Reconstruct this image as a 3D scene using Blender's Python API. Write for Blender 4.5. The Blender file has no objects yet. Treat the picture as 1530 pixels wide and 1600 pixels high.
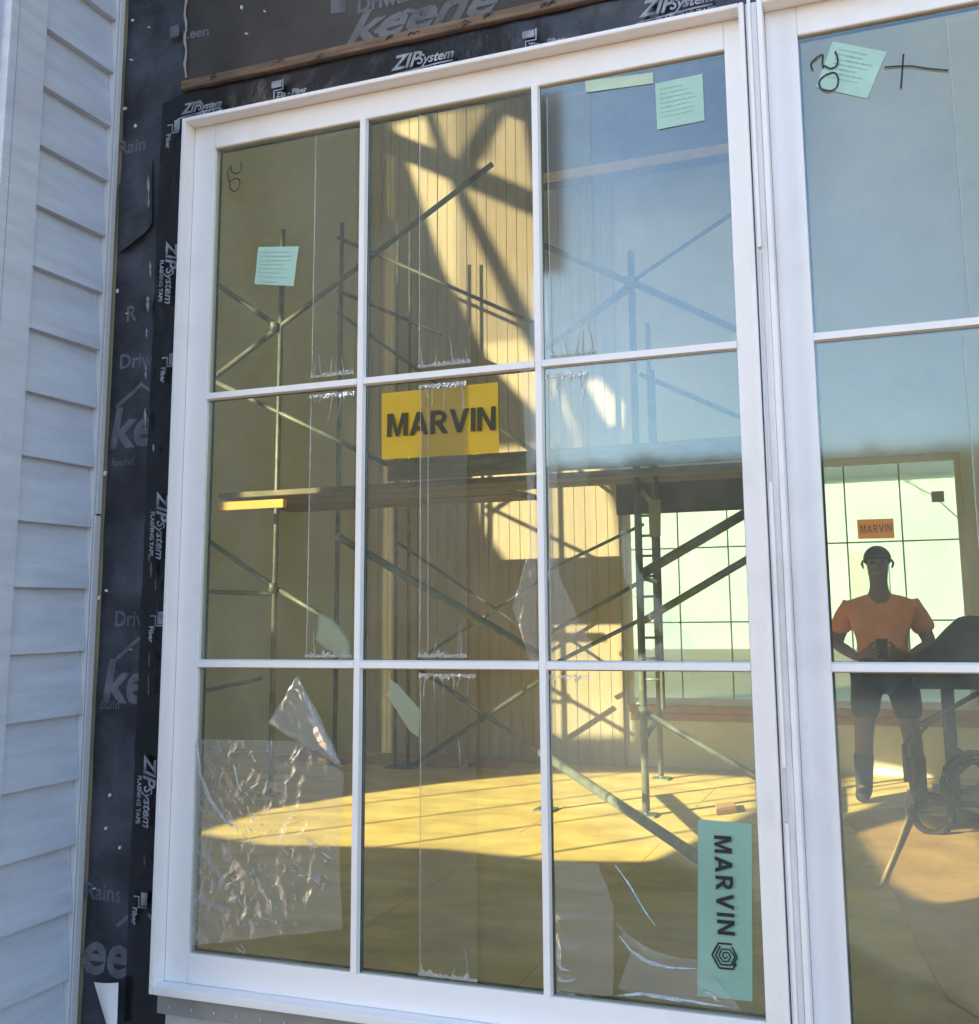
import bpy, bmesh, math, random
from mathutils import Vector, Matrix, noise
random.seed(7)
sc = bpy.context.scene
col = sc.collection

# ------------------------------------------------------------------ camera
F, CX, CY = 1593.113, 826.84, 724.603            # focal length and principal point, in pixels of a 1530 x 1600 frame
CAM = Vector((1.62387, -2.10762, 1.37))
W = ((0.94153333, -0.05997442, -0.33153892),
     (0.33668286, 0.13058114, 0.93251982),
     (-0.01263461, -0.98962197, 0.14313885))
cd = bpy.data.cameras.new('camera'); cam = bpy.data.objects.new('camera', cd); col.objects.link(cam)
m = Matrix.Identity(4)
for i in range(3):
    m[i][0] = W[i][0]; m[i][1] = -W[i][1]; m[i][2] = -W[i][2]; m[i][3] = CAM[i]
cam.matrix_world = m
cd.sensor_fit = 'VERTICAL'; cd.sensor_height = 32; cd.sensor_width = 30.6
cd.lens = F / 1600 * 32
cd.shift_x = -(CX - 765) / 1600; cd.shift_y = (CY - 800) / 1600
cd.clip_start = 0.05; cd.clip_end = 2000
sc.camera = cam

# ------------------------------------------------------------------ sky, sun, exposure
EL = math.radians(20)
AZ = Vector((0.63, 0.777, 0)).normalized()       # horizontal travel of the light
SUN = Vector((AZ.x * math.cos(EL), AZ.y * math.cos(EL), -math.sin(EL)))
wd = bpy.data.worlds.new('World'); sc.world = wd; wd.use_nodes = True
nt = wd.node_tree; nt.nodes.clear()
sky = nt.nodes.new('ShaderNodeTexSky'); sky.sky_type = 'NISHITA'; sky.sun_disc = False
sky.sun_elevation = EL; sky.sun_rotation = math.atan2(-AZ.x, -AZ.y)
sky.air_density = 1.0; sky.dust_density = 0.6; sky.ozone_density = 1.5
bg = nt.nodes.new('ShaderNodeBackground'); bg.inputs['Strength'].default_value = 0.12
wo = nt.nodes.new('ShaderNodeOutputWorld')
nt.links.new(sky.outputs[0], bg.inputs[0]); nt.links.new(bg.outputs[0], wo.inputs[0])
sl = bpy.data.lights.new('sun', 'SUN'); sl.energy = 5.0; sl.angle = math.radians(0.53); sl.color = (1.0, 0.89, 0.74)
so = bpy.data.objects.new('sun', sl); col.objects.link(so)
so.rotation_euler = SUN.to_track_quat('-Z', 'Y').to_euler(); so.location = (-6, -8, 6)
sc.view_settings.view_transform = 'Standard'; sc.view_settings.look = 'None'
sc.view_settings.exposure = 2.2; sc.view_settings.gamma = 1
sc.view_settings.use_curve_mapping = False
sc.render.engine = 'CYCLES'
cy = sc.cycles
cy.use_denoising = True; cy.max_bounces = 10; cy.diffuse_bounces = 5; cy.glossy_bounces = 4
cy.transparent_max_bounces = 24; cy.transmission_bounces = 4
cy.caustics_reflective = False; cy.caustics_refractive = False; cy.sample_clamp_indirect = 6

# ------------------------------------------------------------------ pixel -> point helpers
def ray(x, y):
    a, b = (x - CX) / F, (y - CY) / F
    return Vector([W[i][0] * a + W[i][1] * b + W[i][2] for i in range(3)])
def at(x, y, Y):
    d = ray(x, y); return CAM + d * ((Y - CAM.y) / d.y)
def fl(x, y, Z=0.0):
    d = ray(x, y); return CAM + d * ((Z - CAM.z) / d.z)

# ------------------------------------------------------------------ materials
MATS = {}
def mat(name, c, rough=0.6, var=0.12, scale=6.0, bump=0.0, bscale=60.0, spec=0.4, metal=0.0, c2=None, stretch=(1, 1, 1), thr=(0.35, 0.65)):
    m = bpy.data.materials.new(name); m.use_nodes = True; t = m.node_tree; b = t.nodes['Principled BSDF']
    tc = t.nodes.new('ShaderNodeTexCoord'); mp = t.nodes.new('ShaderNodeMapping'); mp.inputs['Scale'].default_value = stretch
    n = t.nodes.new('ShaderNodeTexNoise'); n.inputs['Scale'].default_value = scale; n.inputs['Detail'].default_value = 8; n.inputs['Roughness'].default_value = 0.62
    r = t.nodes.new('ShaderNodeValToRGB')
    a = c2 if c2 else tuple(v * (1 - var) for v in c); z = c if c2 else tuple(min(1, v * (1 + var)) for v in c)
    r.color_ramp.elements[0].color = (*a, 1); r.color_ramp.elements[1].color = (*z, 1)
    r.color_ramp.elements[0].position, r.color_ramp.elements[1].position = thr
    t.links.new(tc.outputs['Object'], mp.inputs[0]); t.links.new(mp.outputs[0], n.inputs[0])
    t.links.new(n.outputs[0], r.inputs[0]); t.links.new(r.outputs[0], b.inputs['Base Color'])
    b.inputs['Roughness'].default_value = rough; b.inputs['Specular IOR Level'].default_value = spec; b.inputs['Metallic'].default_value = metal
    if bump:
        n2 = t.nodes.new('ShaderNodeTexNoise'); n2.inputs['Scale'].default_value = bscale; n2.inputs['Detail'].default_value = 5
        bp = t.nodes.new('ShaderNodeBump'); bp.inputs['Strength'].default_value = bump; bp.inputs['Distance'].default_value = 0.004
        t.links.new(mp.outputs[0], n2.inputs[0]); t.links.new(n2.outputs[0], bp.inputs['Height']); t.links.new(bp.outputs[0], b.inputs['Normal'])
    MATS[name] = m; return m
def film_mat(name, haze, gloss, rough, bump, bscale=40.0, tint=(0.96, 0.97, 0.95)):
    m = bpy.data.materials.new(name); m.use_nodes = True; t = m.node_tree; t.nodes.clear(); N = t.nodes.new
    out = N('ShaderNodeOutputMaterial'); tr = N('ShaderNodeBsdfTransparent'); tr.inputs[0].default_value = (*tint, 1)
    df = N('ShaderNodeBsdfDiffuse'); df.inputs[0].default_value = (0.8, 0.8, 0.78, 1)
    gl = N('ShaderNodeBsdfGlossy'); gl.inputs['Roughness'].default_value = rough
    tc = N('ShaderNodeTexCoord'); nz = N('ShaderNodeTexNoise'); nz.inputs['Scale'].default_value = bscale; nz.inputs['Detail'].default_value = 4; nz.inputs['Distortion'].default_value = 1.5
    bp = N('ShaderNodeBump'); bp.inputs['Strength'].default_value = bump; bp.inputs['Distance'].default_value = 0.01
    t.links.new(tc.outputs['Object'], nz.inputs[0]); t.links.new(nz.outputs[0], bp.inputs['Height']); t.links.new(bp.outputs[0], gl.inputs['Normal'])
    lw = N('ShaderNodeFresnel'); lw.inputs['IOR'].default_value = 1.45; t.links.new(bp.outputs[0], lw.inputs['Normal'])
    ml = N('ShaderNodeMath'); ml.operation = 'MULTIPLY_ADD'; ml.inputs[1].default_value = gloss; ml.inputs[2].default_value = 0.0; ml.use_clamp = True
    t.links.new(lw.outputs[0], ml.inputs[0])
    a = N('ShaderNodeMixShader'); a.inputs[0].default_value = haze; b = N('ShaderNodeMixShader')
    t.links.new(tr.outputs[0], a.inputs[1]); t.links.new(df.outputs[0], a.inputs[2])
    t.links.new(ml.outputs[0], b.inputs[0]); t.links.new(a.outputs[0], b.inputs[1]); t.links.new(gl.outputs[0], b.inputs[2])
    t.links.new(b.outputs[0], out.inputs[0]); MATS[name] = m; return m
def glass_mat(name, tint, base, mult, dust):
    m = bpy.data.materials.new(name); m.use_nodes = True; t = m.node_tree; t.nodes.clear(); N = t.nodes.new
    out = N('ShaderNodeOutputMaterial'); tr = N('ShaderNodeBsdfTransparent'); tr.inputs[0].default_value = (*tint, 1)
    gl = N('ShaderNodeBsdfGlossy'); gl.inputs['Roughness'].default_value = 0.06; gl.inputs[0].default_value = (0.60, 0.84, 1.0, 1)
    tc = N('ShaderNodeTexCoord'); nz = N('ShaderNodeTexNoise'); nz.inputs['Scale'].default_value = 1.7; nz.inputs['Detail'].default_value = 1
    bp = N('ShaderNodeBump'); bp.inputs['Strength'].default_value = 0.25; bp.inputs['Distance'].default_value = 0.003
    t.links.new(tc.outputs['Object'], nz.inputs[0]); t.links.new(nz.outputs[0], bp.inputs['Height']); t.links.new(bp.outputs[0], gl.inputs['Normal'])
    fr = N('ShaderNodeFresnel'); fr.inputs['IOR'].default_value = 1.5
    ml = N('ShaderNodeMath'); ml.operation = 'MULTIPLY_ADD'; ml.inputs[1].default_value = mult; ml.inputs[2].default_value = base; ml.use_clamp = True
    t.links.new(fr.outputs[0], ml.inputs[0])
    df = N('ShaderNodeBsdfDiffuse'); df.inputs[0].default_value = (0.6, 0.58, 0.52, 1)
    n2 = N('ShaderNodeTexNoise'); n2.inputs['Scale'].default_value = 2.6; n2.inputs['Detail'].default_value = 9; n2.inputs['Roughness'].default_value = 0.7
    mr = N('ShaderNodeMapRange'); mr.inputs[1].default_value = 0.4; mr.inputs[2].default_value = 0.8; mr.inputs[3].default_value = dust * 0.35; mr.inputs[4].default_value = dust * 1.8
    t.links.new(tc.outputs['Object'], n2.inputs[0]); t.links.new(n2.outputs[0], mr.inputs[0])
    a = N('ShaderNodeMixShader'); b = N('ShaderNodeMixShader')
    t.links.new(mr.outputs[0], a.inputs[0]); t.links.new(tr.outputs[0], a.inputs[1]); t.links.new(df.outputs[0], a.inputs[2])
    t.links.new(ml.outputs[0], b.inputs[0]); t.links.new(a.outputs[0], b.inputs[1]); t.links.new(gl.outputs[0], b.inputs[2])
    t.links.new(b.outputs[0], out.inputs[0]); MATS[name] = m; return m

mat('white_clad', (0.885, 0.85, 0.835), 0.35, 0.05, 4.5, 0.03, 200, 0.5, c2=(0.80, 0.77, 0.75), thr=(0.30, 0.48))
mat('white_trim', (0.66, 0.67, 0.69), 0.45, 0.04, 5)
mat('siding_paint', (0.53, 0.575, 0.665), 0.55, 0.08, 4, 0.3, 30, stretch=(1, 1.2, 9))
mat('membrane', (0.085, 0.09, 0.108), 0.62, 0.3, 5, 0.45, 130, 0.3, c2=(0.030, 0.030, 0.036), thr=(0.40, 0.66))
mat('membrane_warm', (0.075, 0.066, 0.060), 0.7, 0.3, 4, 0.3, 150, 0.3, c2=(0.045, 0.039, 0.035))
mat('print_grey', (0.15, 0.15, 0.165), 0.7, 0.15, 9, c2=(0.08, 0.08, 0.085))
mat('print_dim', (0.125, 0.128, 0.145), 0.7, 0.3, 20)
mat('tape_black', (0.012, 0.012, 0.015), 0.25, 0.3, 8, 0.5, 30, 0.5)
mat('tape_print', (0.42, 0.42, 0.46), 0.5, 0.5, 24, c2=(0.13, 0.13, 0.15))
mat('raw_wood', (0.24, 0.155, 0.10), 0.8, 0.2, 5, 0.2, 60, c2=(0.11, 0.07, 0.045), stretch=(1.5, 1, 14))
mat('lead_grey', (0.30, 0.29, 0.28), 0.6, 0.12, 12)
mat('white_wrap', (0.62, 0.60, 0.60), 0.6, 0.1, 5, 0.4, 14)
mat('white_flap', (0.8, 0.78, 0.76), 0.5, 0.05, 8)
mat('screw_metal', (0.6, 0.6, 0.6), 0.35, 0.1, 30, metal=0.7)
mat('spacer_black', (0.012, 0.012, 0.012), 0.45, 0.1, 20)
mat('jamb_wood', (0.50, 0.40, 0.20), 0.6, 0.15, 8, stretch=(6, 6, 1))
mat('drywall', (0.60, 0.53, 0.33), 0.85, 0.07, 1.6, 0.1, 40)
mat('drywall_pale', (0.68, 0.66, 0.54), 0.85, 0.09, 1.2, 0.1, 40)
mat('board', (0.50, 0.42, 0.31), 0.75, 0.15, 4, 0.15, 60, c2=(0.43, 0.36, 0.265), stretch=(12, 12, 0.8))
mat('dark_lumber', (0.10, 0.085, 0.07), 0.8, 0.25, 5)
mat('plywood_floor', (0.66, 0.49, 0.17), 0.65, 0.12, 2.5, 0.1, 60, c2=(0.44, 0.325, 0.11), stretch=(1, 1.6, 1))
mat('lit_ground_sheet', (0.60, 0.38, 0.16), 0.85, 0.15, 3, 0.3, 12, c2=(0.40, 0.25, 0.11))  # brown of sunlit ground, painted on a sheet
mat('scaffold_steel', (0.145, 0.165, 0.14), 0.5, 0.3, 9, spec=0.4, metal=0.2)
mat('plank_wood', (0.27, 0.25, 0.19), 0.85, 0.2, 6, stretch=(1, 12, 4), c2=(0.16, 0.15, 0.115))
mat('yellow_wood', (0.62, 0.40, 0.09), 0.7, 0.1, 6)
mat('sill_wood', (0.40, 0.24, 0.10), 0.7, 0.15, 6)
mat('sticker_mint', (0.40, 0.60, 0.51), 0.55, 0.06, 14)
mat('sticker_mint_deep', (0.25, 0.42, 0.34), 0.5, 0.07, 8)
mat('sticker_pale', (0.50, 0.62, 0.47), 0.55, 0.05, 14)
mat('sticker_print', (0.26, 0.45, 0.37), 0.6, 0.2, 60)
mat('sticker_yellow', (0.58, 0.36, 0.012), 0.45, 0.06, 6)
mat('ink_black', (0.016, 0.02, 0.02), 0.5, 0.1, 20)
mat('ink_olive', (0.035, 0.030, 0.012), 0.5, 0.1, 20)
mat('sticker_orange', (0.75, 0.36, 0.08), 0.5, 0.05, 10)
mat('sticker_grey', (0.35, 0.32, 0.26), 0.5, 0.05, 10)
mat('skin', (0.21, 0.13, 0.09), 0.55, 0.08, 12)
mat('orange_shirt', (0.90, 0.34, 0.14), 0.8, 0.08, 10, 0.2, 40)
mat('dark_shorts', (0.045, 0.05, 0.055), 0.85, 0.2, 12, 0.2, 60)
mat('dark_boots', (0.03, 0.035, 0.035), 0.6, 0.2, 14)
mat('dark_hair', (0.03, 0.028, 0.025), 0.7, 0.2, 30)
mat('dark_cloth', (0.045, 0.05, 0.05), 0.9, 0.3, 10, 0.4, 30)
mat('cart_steel', (0.09, 0.09, 0.085), 0.5, 0.2, 8, metal=0.3)
mat('hose_tan', (0.55, 0.46, 0.25), 0.5, 0.1, 10)
mat('rubber', (0.02, 0.02, 0.02), 0.8, 0.2, 12)
mat('cardboard', (0.38, 0.22, 0.10), 0.85, 0.1, 10)
mat('earth', (0.30, 0.22, 0.15), 0.95, 0.2, 0.7, 0.5, 8, c2=(0.20, 0.15, 0.10))
mat('house_grey', (0.12, 0.115, 0.10), 0.8, 0.1, 3)
mat('roof_dark', (0.05, 0.05, 0.05), 0.9, 0.2, 6)
mat('dark_glass', (0.02, 0.03, 0.035), 0.08, 0.1, 3)
mat('fence_pale', (0.74, 0.78, 0.68), 0.8, 0.12, 2, stretch=(6, 6, 0.4))
mat('house_pale', (0.50, 0.64, 0.64), 0.8, 0.1, 0.3)
mat('bark', (0.09, 0.07, 0.05), 0.9, 0.3, 12, 0.6, 30)
mat('leaf', (0.07, 0.085, 0.03), 0.7, 0.35, 3)
glass_mat('window_glass', (0.84, 0.88, 0.57), 0.035, 2.0, 0.14)
glass_mat('far_glass', (0.92, 0.95, 0.90), 0.02, 1.2, 0.02)
film_mat('clear_film', 0.13, 0.6, 0.2, 0.35, 26)
def glow_mat(name, c, k):
    m = bpy.data.materials.new(name); m.use_nodes = True; t = m.node_tree; t.nodes.clear(); N = t.nodes.new
    out = N('ShaderNodeOutputMaterial'); tr = N('ShaderNodeBsdfTransparent'); tr.inputs[0].default_value = (*c, 1)
    tl_ = N('ShaderNodeBsdfTranslucent'); tl_.inputs[0].default_value = (*c, 1); df = N('ShaderNodeBsdfDiffuse'); df.inputs[0].default_value = (*c, 1)
    a = N('ShaderNodeMixShader'); a.inputs[0].default_value = 0.5; b = N('ShaderNodeMixShader'); b.inputs[0].default_value = k
    t.links.new(tl_.outputs[0], a.inputs[1]); t.links.new(df.outputs[0], a.inputs[2]); t.links.new(tr.outputs[0], b.inputs[1]); t.links.new(a.outputs[0], b.inputs[2]); t.links.new(b.outputs[0], out.inputs[0]); MATS[name] = m
glow_mat('dimmer_dense', (0.93, 0.90, 0.90), 0.40); glow_mat('dimmer_thin', (0.95, 0.92, 0.92), 0.42); glow_mat('orange_glow', (0.95, 0.5, 0.16), 0.5); glow_mat('frosted_film', (0.88, 0.96, 0.98), 0.55)
film_mat('tape_film', 0.05, 0.7, 0.2, 0.1, 12)
glow_mat('pale_sheet', (0.58, 0.62, 0.46), 0.85)
film_mat('bright_film', 0.32, 1.0, 0.18, 0.5, 40)
film_mat('blue_film', 0.20, 0.9, 0.14, 0.2, 10)

# ------------------------------------------------------------------ mesh helpers
class MB:
    def __init__(s): s.v = []; s.f = []
    def quad(s, a, b, c, d):
        n = len(s.v); s.v += [tuple(a), tuple(b), tuple(c), tuple(d)]; s.f.append((n, n + 1, n + 2, n + 3)); return s
    def ngon(s, pts):
        n = len(s.v); s.v += [tuple(p) for p in pts]; s.f.append(tuple(range(n, n + len(pts)))); return s
    def box(s, x0, x1, y0, y1, z0, z1):
        return s.hexa([(x0, y0, z0), (x1, y0, z0), (x1, y1, z0), (x0, y1, z0), (x0, y0, z1), (x1, y0, z1), (x1, y1, z1), (x0, y1, z1)])
    def hexa(s, p):
        n = len(s.v); s.v += [tuple(q) for q in p]
        s.f += [tuple(n + i for i in q) for q in ((0, 3, 2, 1), (4, 5, 6, 7), (0, 1, 5, 4), (1, 2, 6, 5), (2, 3, 7, 6), (3, 0, 4, 7))]; return s
    def prism(s, pts, off):
        n = len(s.v); k = len(pts); off = Vector(off)
        s.v += [tuple(p) for p in pts] + [tuple(Vector(p) + off) for p in pts]
        s.f.append(tuple(n + i for i in range(k))[::-1]); s.f.append(tuple(n + k + i for i in range(k)))
        s.f += [(n + i, n + (i + 1) % k, n + k + (i + 1) % k, n + k + i) for i in range(k)]; return s
    def tube(s, pts, r, k=8):
        pts = [Vector(p) for p in pts]; rings = []
        for i, p in enumerate(pts):
            d = (pts[min(i + 1, len(pts) - 1)] - pts[max(i - 1, 0)]).normalized()
            u = d.cross(Vector((0, 0, 1)) if abs(d.z) < 0.9 else Vector((1, 0, 0))).normalized(); w = d.cross(u)
            n = len(s.v); rr = r[i] if isinstance(r, (list, tuple)) else r
            s.v += [tuple(p + (u * math.cos(2 * math.pi * j / k) + w * math.sin(2 * math.pi * j / k)) * rr) for j in range(k)]; rings.append(n)
        for a, b in zip(rings, rings[1:]):
            s.f += [(a + j, a + (j + 1) % k, b + (j + 1) % k, b + j) for j in range(k)]
        s.f.append(tuple(rings[0] + j for j in range(k))[::-1]); s.f.append(tuple(rings[-1] + j for j in range(k))); return s
    def grid(s, fn, nu, nv):
        n = len(s.v)
        for j in range(nv + 1):
            for i in range(nu + 1): s.v.append(tuple(fn(i / nu, j / nv)))
        for j in range(nv):
            for i in range(nu):
                a = n + j * (nu + 1) + i; s.f.append((a, a + 1, a + nu + 2, a + nu + 1))
        return s
    def build(s, name, m, parent=None, bevel=0, smooth=False, fix=True):
        me = bpy.data.meshes.new(name); me.from_pydata(s.v, [], s.f)
        if fix or bevel:
            b = bmesh.new(); b.from_mesh(me); bmesh.ops.recalc_face_normals(b, faces=b.faces)
            if bevel: bmesh.ops.bevel(b, geom=b.edges[:], offset=bevel, segments=2, affect='EDGES', clamp_overlap=True)
            b.to_mesh(me); b.free()
        if smooth:
            for p in me.polygons: p.use_smooth = True
        me.materials.append(MATS[m]); return link(name, me, parent)
def link(name, me, parent=None):
    o = bpy.data.objects.new(name, me); col.objects.link(o)
    if parent is not None:
        o.parent = parent; o.matrix_parent_inverse = Matrix.Identity(4)
        o.location = -wloc(parent)
    return o
def wloc(o):
    v = o.location.copy(); p = o.parent
    while p is not None: v += p.location; p = p.parent
    return v
def tag(o, label=None, cat=None, group=None, kind=None):
    if label: o['label'] = label
    if cat: o['category'] = cat
    if group: o['group'] = group
    if kind: o['kind'] = kind
    return o
def thing(name, label, cat, loc=(0, 0, 0), group=None):
    o = bpy.data.objects.new(name, None); col.objects.link(o); o.location = loc; o.empty_display_size = 0.1
    return tag(o, label, cat, group)
def struct(name, mb, m, **k): return tag(mb.build(name, m, **k), kind='structure')
def ribbon(mb, pts, w, nrm=Vector((0, -1, 0)), closed=False):
    """flat stroke of width w through 3-D points"""
    P = [Vector(p) for p in pts]; n = len(P); L = []; R = []
    for i in range(n):
        a = P[(i - 1) % n] if closed or i > 0 else P[i]; b = P[(i + 1) % n] if closed or i < n - 1 else P[i]
        t = (b - a).normalized(); q = t.cross(nrm).normalized() * w / 2; L.append(P[i] + q); R.append(P[i] - q)
    for i in range(n if closed else n - 1):
        j = (i + 1) % n; mb.quad(L[i], R[i], R[j], L[j])
def lettering(txt, loc, size, m, parent, rot=0.0, shear=0.0, bold=0.0, sx=1.0, name='lettering', align='CENTER', extr=0.0004, normal='-Y'):
    """flat printed text on a plane facing -Y; rot turns it clockwise in the plane as seen from outside"""
    cu = bpy.data.curves.new(name, 'FONT'); cu.body = txt; cu.size = size; cu.shear = shear; cu.offset = bold; cu.extrude = extr if m not in ('print_dim', 'print_grey') else 0
    cu.align_x = align; cu.align_y = 'CENTER'; cu.resolution_u = 3
    o = bpy.data.objects.new('tmp', cu); col.objects.link(o)
    bpy.context.view_layer.update()
    me = bpy.data.meshes.new_from_object(o.evaluated_get(bpy.context.evaluated_depsgraph_get()))
    bpy.data.objects.remove(o); bpy.data.curves.remove(cu)
    mm = Matrix.Translation(loc) @ Matrix.Rotation(rot, 4, 'Y') @ Matrix.Rotation(math.pi / 2, 4, 'X') @ Matrix.Diagonal((sx, 1, 1, 1))
    me.transform(mm); me.name = name; me.materials.clear(); me.materials.append(MATS[m])
    return link(name, me, parent)

# ------------------------------------------------------------------ setting: ground, floor, walls, ceiling
struct('ground', MB().quad((-900, -900, -0.16), (900, -900, -0.16), (900, 900, -0.16), (-900, 900, -0.16)), 'earth')
YF = 7.0                                                            # inner face of the far wall
ZT = 8.6
# subfloor: tongue and groove sheets, 2.4 x 1.2 m, each one a part of the floor
fr = thing('interior_floor', None, None); del_keys = None
fr['kind'] = 'structure'
k = 0
for r in range(7):
    y0 = 0.1 + r * 1.0; y1 = min(YF, y0 + 0.9982)
    if y1 <= y0: continue
    x = -8.0 + (r % 2) * 0.9
    first = True
    while x < 5.0:
        x0 = -8.0 if first else x; x1 = min(5.0, x + 2.437); first = False
        MB().box(x0, x1 - 0.0018, y0, y1, -0.022, 0.0 + random.uniform(-0.0006, 0.0006)).build('floor_panel', 'plywood_floor', fr)
        x += 2.44
struct('floor_deck', MB().box(-8, 5, 0.09, YF + 0.12, -0.30, -0.024), 'dark_lumber')

# window sizes
U, ROW = 0.45, 0.664259
ZTOP, ZBOT = 2.5821, 0.5866
# front wall (outside face of sheathing at y 0.03, inside face at y 0.09)
WX0, WX1, WZ0, WZ1 = -0.03, 2.90, 0.54, 2.63
fw = MB()
fw.box(-0.40, WX0, 0.03, 0.09, -0.16, ZT); fw.box(WX1, 5.0, 0.03, 0.09, -0.16, ZT)
fw.box(WX0, WX1, 0.03, 0.09, -0.16, WZ0); fw.box(WX0, WX1, 0.03, 0.09, WZ1, ZT)
struct('front_wall', fw, 'drywall')
struct('wing_side_wall', MB().box(-0.40, -0.352, -0.33, 0.028, -0.16, ZT), 'dark_lumber')

def back_to_wing(P, Y=-0.34):
    t = (P.y - Y) / SUN.y; return P - SUN * t
# unseen wing wall as a sun mask, openings shaped to the lit patches
wall_px = [
    [(797, 160), (812, 152), (834, 300), (846, 430), (852, 520), (838, 512), (722, 292)],
    [(612, 192), (662, 180), (716, 320), (788, 470), (850, 590), (900, 690), (850, 660), (762, 566), (690, 420), (650, 300)],
    [(722, 700), (838, 690), (842, 800), (846, 940), (800, 890), (755, 830)],
    [(912, 596), (932, 588), (962, 625), (960, 676), (940, 650)],
    [(856, 720), (925, 700), (962, 800), (974, 900), (976, 1150), (858, 1150)],
    [(676, 176), (766, 163), (724, 232), (712, 252), (694, 232)],
    [(862, 585), (880, 618), (912, 706), (880, 690), (850, 655), (848, 600)],
]
floor_px = [
    [(312, 1302), (420, 1264), (565, 1240), (700, 1222), (845, 1208), (1000, 1206), (1182, 1214), (1186, 1240), (1183, 1262), (1110, 1300), (1018, 1346), (862, 1344), (700, 1326), (565, 1322), (420, 1320)],
    [(1330, 1214), (1394, 1206), (1450, 1212), (1450, 1230), (1394, 1244), (1318, 1278), (1310, 1262)],
    [(1345, 1300), (1420, 1278), (1470, 1300), (1535, 1290), (1550, 1400), (1480, 1412), (1440, 1405), (1398, 1380)],
]
wh = [[back_to_wing(at(x, y, YF - 0.05)) for x, y in p] for p in wall_px]; fh = [[back_to_wing(fl(x, y)) for x, y in p] for p in floor_px]
holes = wh[:5] + fh[:2] + wh[5:] + fh[2:]
cu = bpy.data.curves.new('wing', 'CURVE'); cu.dimensions = '2D'; cu.fill_mode = 'BOTH'; cu.extrude = 0.02
def spl(pts):
    s = cu.splines.new('POLY'); s.points.add(len(pts) - 1); s.use_cyclic_u = True
    for q, (a, b) in zip(s.points, pts): q.co = (a, b, 0, 1)
spl([(-9.0, -0.16), (-0.352, -0.16), (-0.352, 11.0), (-9.0, 11.0)])
for h in holes: spl([(p.x, p.z) for p in h])
tmp = bpy.data.objects.new('tmp', cu); col.objects.link(tmp); bpy.context.view_layer.update()
me = bpy.data.meshes.new_from_object(tmp.evaluated_get(bpy.context.evaluated_depsgraph_get()))
bpy.data.objects.remove(tmp)
me.transform(Matrix.Translation((0, -0.36, 0)) @ Matrix.Rotation(math.pi / 2, 4, 'X')); me.materials.clear(); me.materials.append(MATS['siding_paint'])
tag(link('wing_light_mask', me), kind='structure')
for hi, nm in ((0, 'upper'), (1, 'slanting'), (2, 'middle'), (3, 'small'), (4, 'lower'), (7, 'top'), (8, 'edge'), (9, 'floor')):          # sheets added over the openings to dim the sun patches
    xs = [p.x for p in holes[hi]]; zs = [p.z for p in holes[hi]]
    struct('dimmer_sheet', MB().quad((min(xs) - .05, -.325, min(zs) - .05), (max(xs) + .05, -.325, min(zs) - .05), (max(xs) + .05, -.325, max(zs) + .05), (min(xs) - .05, -.325, max(zs) + .05)), 'dimmer_dense' if hi in (1, 7, 8) else 'dimmer_thin', fix=False)
# thin upright bars added in two openings to cast streaks on the floor
for hi, n in ((5, 4), (6, 1)):
    xs = [p.x for p in holes[hi]]; zs = [p.z for p in holes[hi]]
    for k in range(n):
        x = min(xs) + (k + 0.7) / (n + 0.4) * (max(xs) - min(xs)); w = 0.010 + 0.012 * random.random()
        struct('streak_bar', MB().box(x, x + w, -0.33, -0.30, min(zs) - 0.1, max(zs) + 0.1), 'white_trim')
struct('wing_left_wall', MB().box(-9.05, -9.0, -0.33, YF + 0.12, -0.16, 11.0), 'drywall')
# right wall, out of view; two tall openings added to let skylight in
rw = MB()
rw.box(5.0, 5.1, 0.03, 0.6, -0.16, ZT); rw.box(5.0, 5.1, 3.4, 3.8, -0.16, ZT); rw.box(5.0, 5.1, 6.6, YF + 0.12, -0.16, ZT)
for y0, y1 in ((0.6, 3.4), (3.8, 6.6)):
    rw.box(5.0, 5.1, y0, y1, -0.16, 2.6); rw.box(5.0, 5.1, y0, y1, 4.2, ZT)
struct('right_wall', rw, 'drywall')
struct('shade_deck', MB().box(-9.0, 5.1, -0.38, 5.2, 11.02, 11.2), 'raw_wood')  # deck added overhead, out of view, to shade the near floor
for i in range(9):                                                   # roof framing out of view, left open to let skylight in
    struct('ceiling_joist', MB().box(-8.6 + i * 1.65, -8.555 + i * 1.65, -0.3, YF + 0.1, ZT - 0.25, ZT), 'raw_wood')
# far wall round two window openings
FA, FB = -0.655, 0.815                                              # left glass edges of the two far windows
GW = 1.3284
oa0, oa1, ob0, ob1 = FA - 0.05, FA + GW + 0.05, FB - 0.05, FB + GW + 0.05
wl = MB()
wl.box(-9.0, -3.0, YF, YF + 0.12, -0.16, ZT)
struct('far_wall', wl, 'drywall')
wl = MB()
wl.box(-3.0, oa0, YF, YF + 0.12, -0.16, ZT); wl.box(ob1, 5.1, YF, YF + 0.12, -0.16, ZT)
wl.box(oa0, ob1, YF, YF + 0.12, -0.16, 0.53); wl.box(oa0, ob1, YF, YF + 0.12, 2.64, ZT); wl.box(oa1, ob0, YF, YF + 0.12, 0.53, 2.64)
struct('far_wall', wl, 'drywall_pale')
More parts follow.
